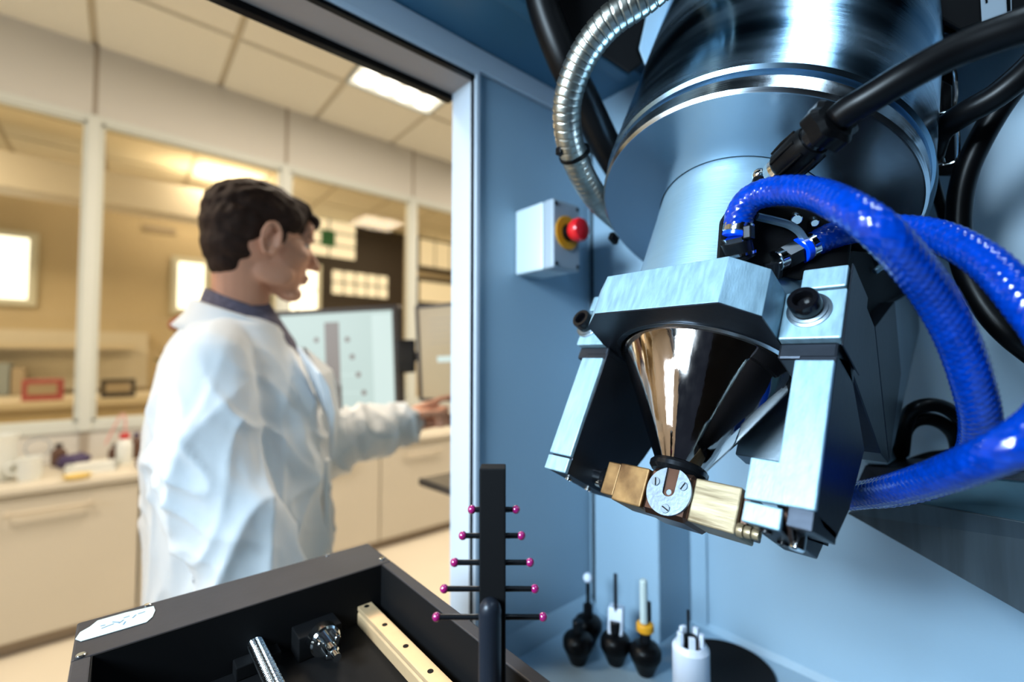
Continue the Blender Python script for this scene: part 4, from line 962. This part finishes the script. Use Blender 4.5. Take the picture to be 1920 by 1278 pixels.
# front placket and breast bulge
b.normal_update()
cup = V((0, 0, 1))
def cfn(p, n):
    q = p - NB; f = q.dot(TF); l = q.dot(TL); z = p.z
    d = 0
    h = min(1, max(.2, (1.43 - z) * 2.5))
    # ridged folds running down the cloth, bending towards the armpit
    sw = .9 * (1.36 - z)
    w1 = noise.noise(V((f * 7 + sw * 2, l * 7, z * 1.7 + 3))); w2 = noise.noise(V((f * 13 + sw * 4, l * 13, z * 2.6 + 9)))
    d += h * (.020 * (max(0, 1 - abs(w1) * 2.6) ** 2) + .009 * (max(0, 1 - abs(w2) * 2.6) ** 2) - .008)
    g = math.exp(-((z - 1.20) / .12) ** 2)
    w3 = noise.noise(V(((f + z * .8) * 16, l * 6, (z - f * .8) * 5)))
    d += .010 * g * max(0, 1 - abs(w3) * 2.8) ** 2
    if q.dot(V((1, 0, 0))) > .14 and z < 1.34 and q.y > -.02:   # ring folds along the raised sleeve
        ax = (LW - LE).normalized(); s = (p - LE).dot(ax); w4 = noise.noise(V((s * 16, p.y * 5, p.z * 5)))
        d += .012 * max(0, 1 - abs(w4) * 2.8) ** 2
    return p + n * d
coat = remesh('lab_coat', b, .0055, 'coat', pr, 5, cfn)
cc = collar('coat_collar', .079, .104, 1.474, 1.424, math.radians(26), math.radians(334), 'coat', cx=-.006, thick=.005, tilt=.62, spread=1.05)
for sy in (-1, 1):
    b = nb(); P = [(.098, .035, 1.385), (.150, .105, 1.33), (.165, .085, 1.30), (.172, .060, 1.25), (.166, .012, 1.14), (.160, .016, 1.22), (.135, .022, 1.32)]
    prism(b, P, lambda p: T(p[0] + .012, sy * p[1], p[2]), lambda p: T(p[0] + .004, sy * p[1], p[2]))
    obj('lapel', b, 'coat', pr, local=False, bevel=.003)
b = nb(); prism(b, [(.158, -.008, 1.14), (.162, .022, 1.14), (.172, .022, .85), (.192, .022, .46), (.192, -.008, .46), (.172, -.008, .85)], lambda p: T(p[0] + .006, p[1], p[2]), lambda p: T(p[0] - .004, p[1], p[2]))
obj('placket', b, 'coat', pr, local=False, bevel=.002)
for k in range(4):
    z = 1.08 - .16 * k; obj('button', cyl(nb(), T(.166 + .008 * k, .008, z), T(.172 + .008 * k, .008, z), .0085, 18, .001), 'whitebox', pr, local=False, smooth=True)
b = nb()
for p, q_, r in ((RE, RW, .058), (LE, LW, .048)):
    d = (q_ - p).normalized(); c = q_ - d * .012
    lathe(b, [(r * .98, -.02), (r * 1.06, -.018), (r * 1.04, .012), (r * .92, .014), (r * .9, -.01)], c, d, 28, closed=True)
    obj('cuff', b, 'coat', pr, local=False, smooth=True); b = nb()
b.free()
b = nb()
for sy in (-1, 1): limb(b, [T(-.01, sy * .09, .90), T(.0, sy * .10, .48), T(-.02, sy * .10, .09)], [.102, .080, .068])
remesh('trousers', b, .008, 'trouser', pr, 4)
for sy in (-1, 1):
    b = nb(); limb(b, [T(-.04, sy * .10, .05), T(.06, sy * .10, .045), T(.16, sy * .10, .036)], [.049, .045, .036])
    remesh('shoe', b, .006, 'shoe', pr, 4)
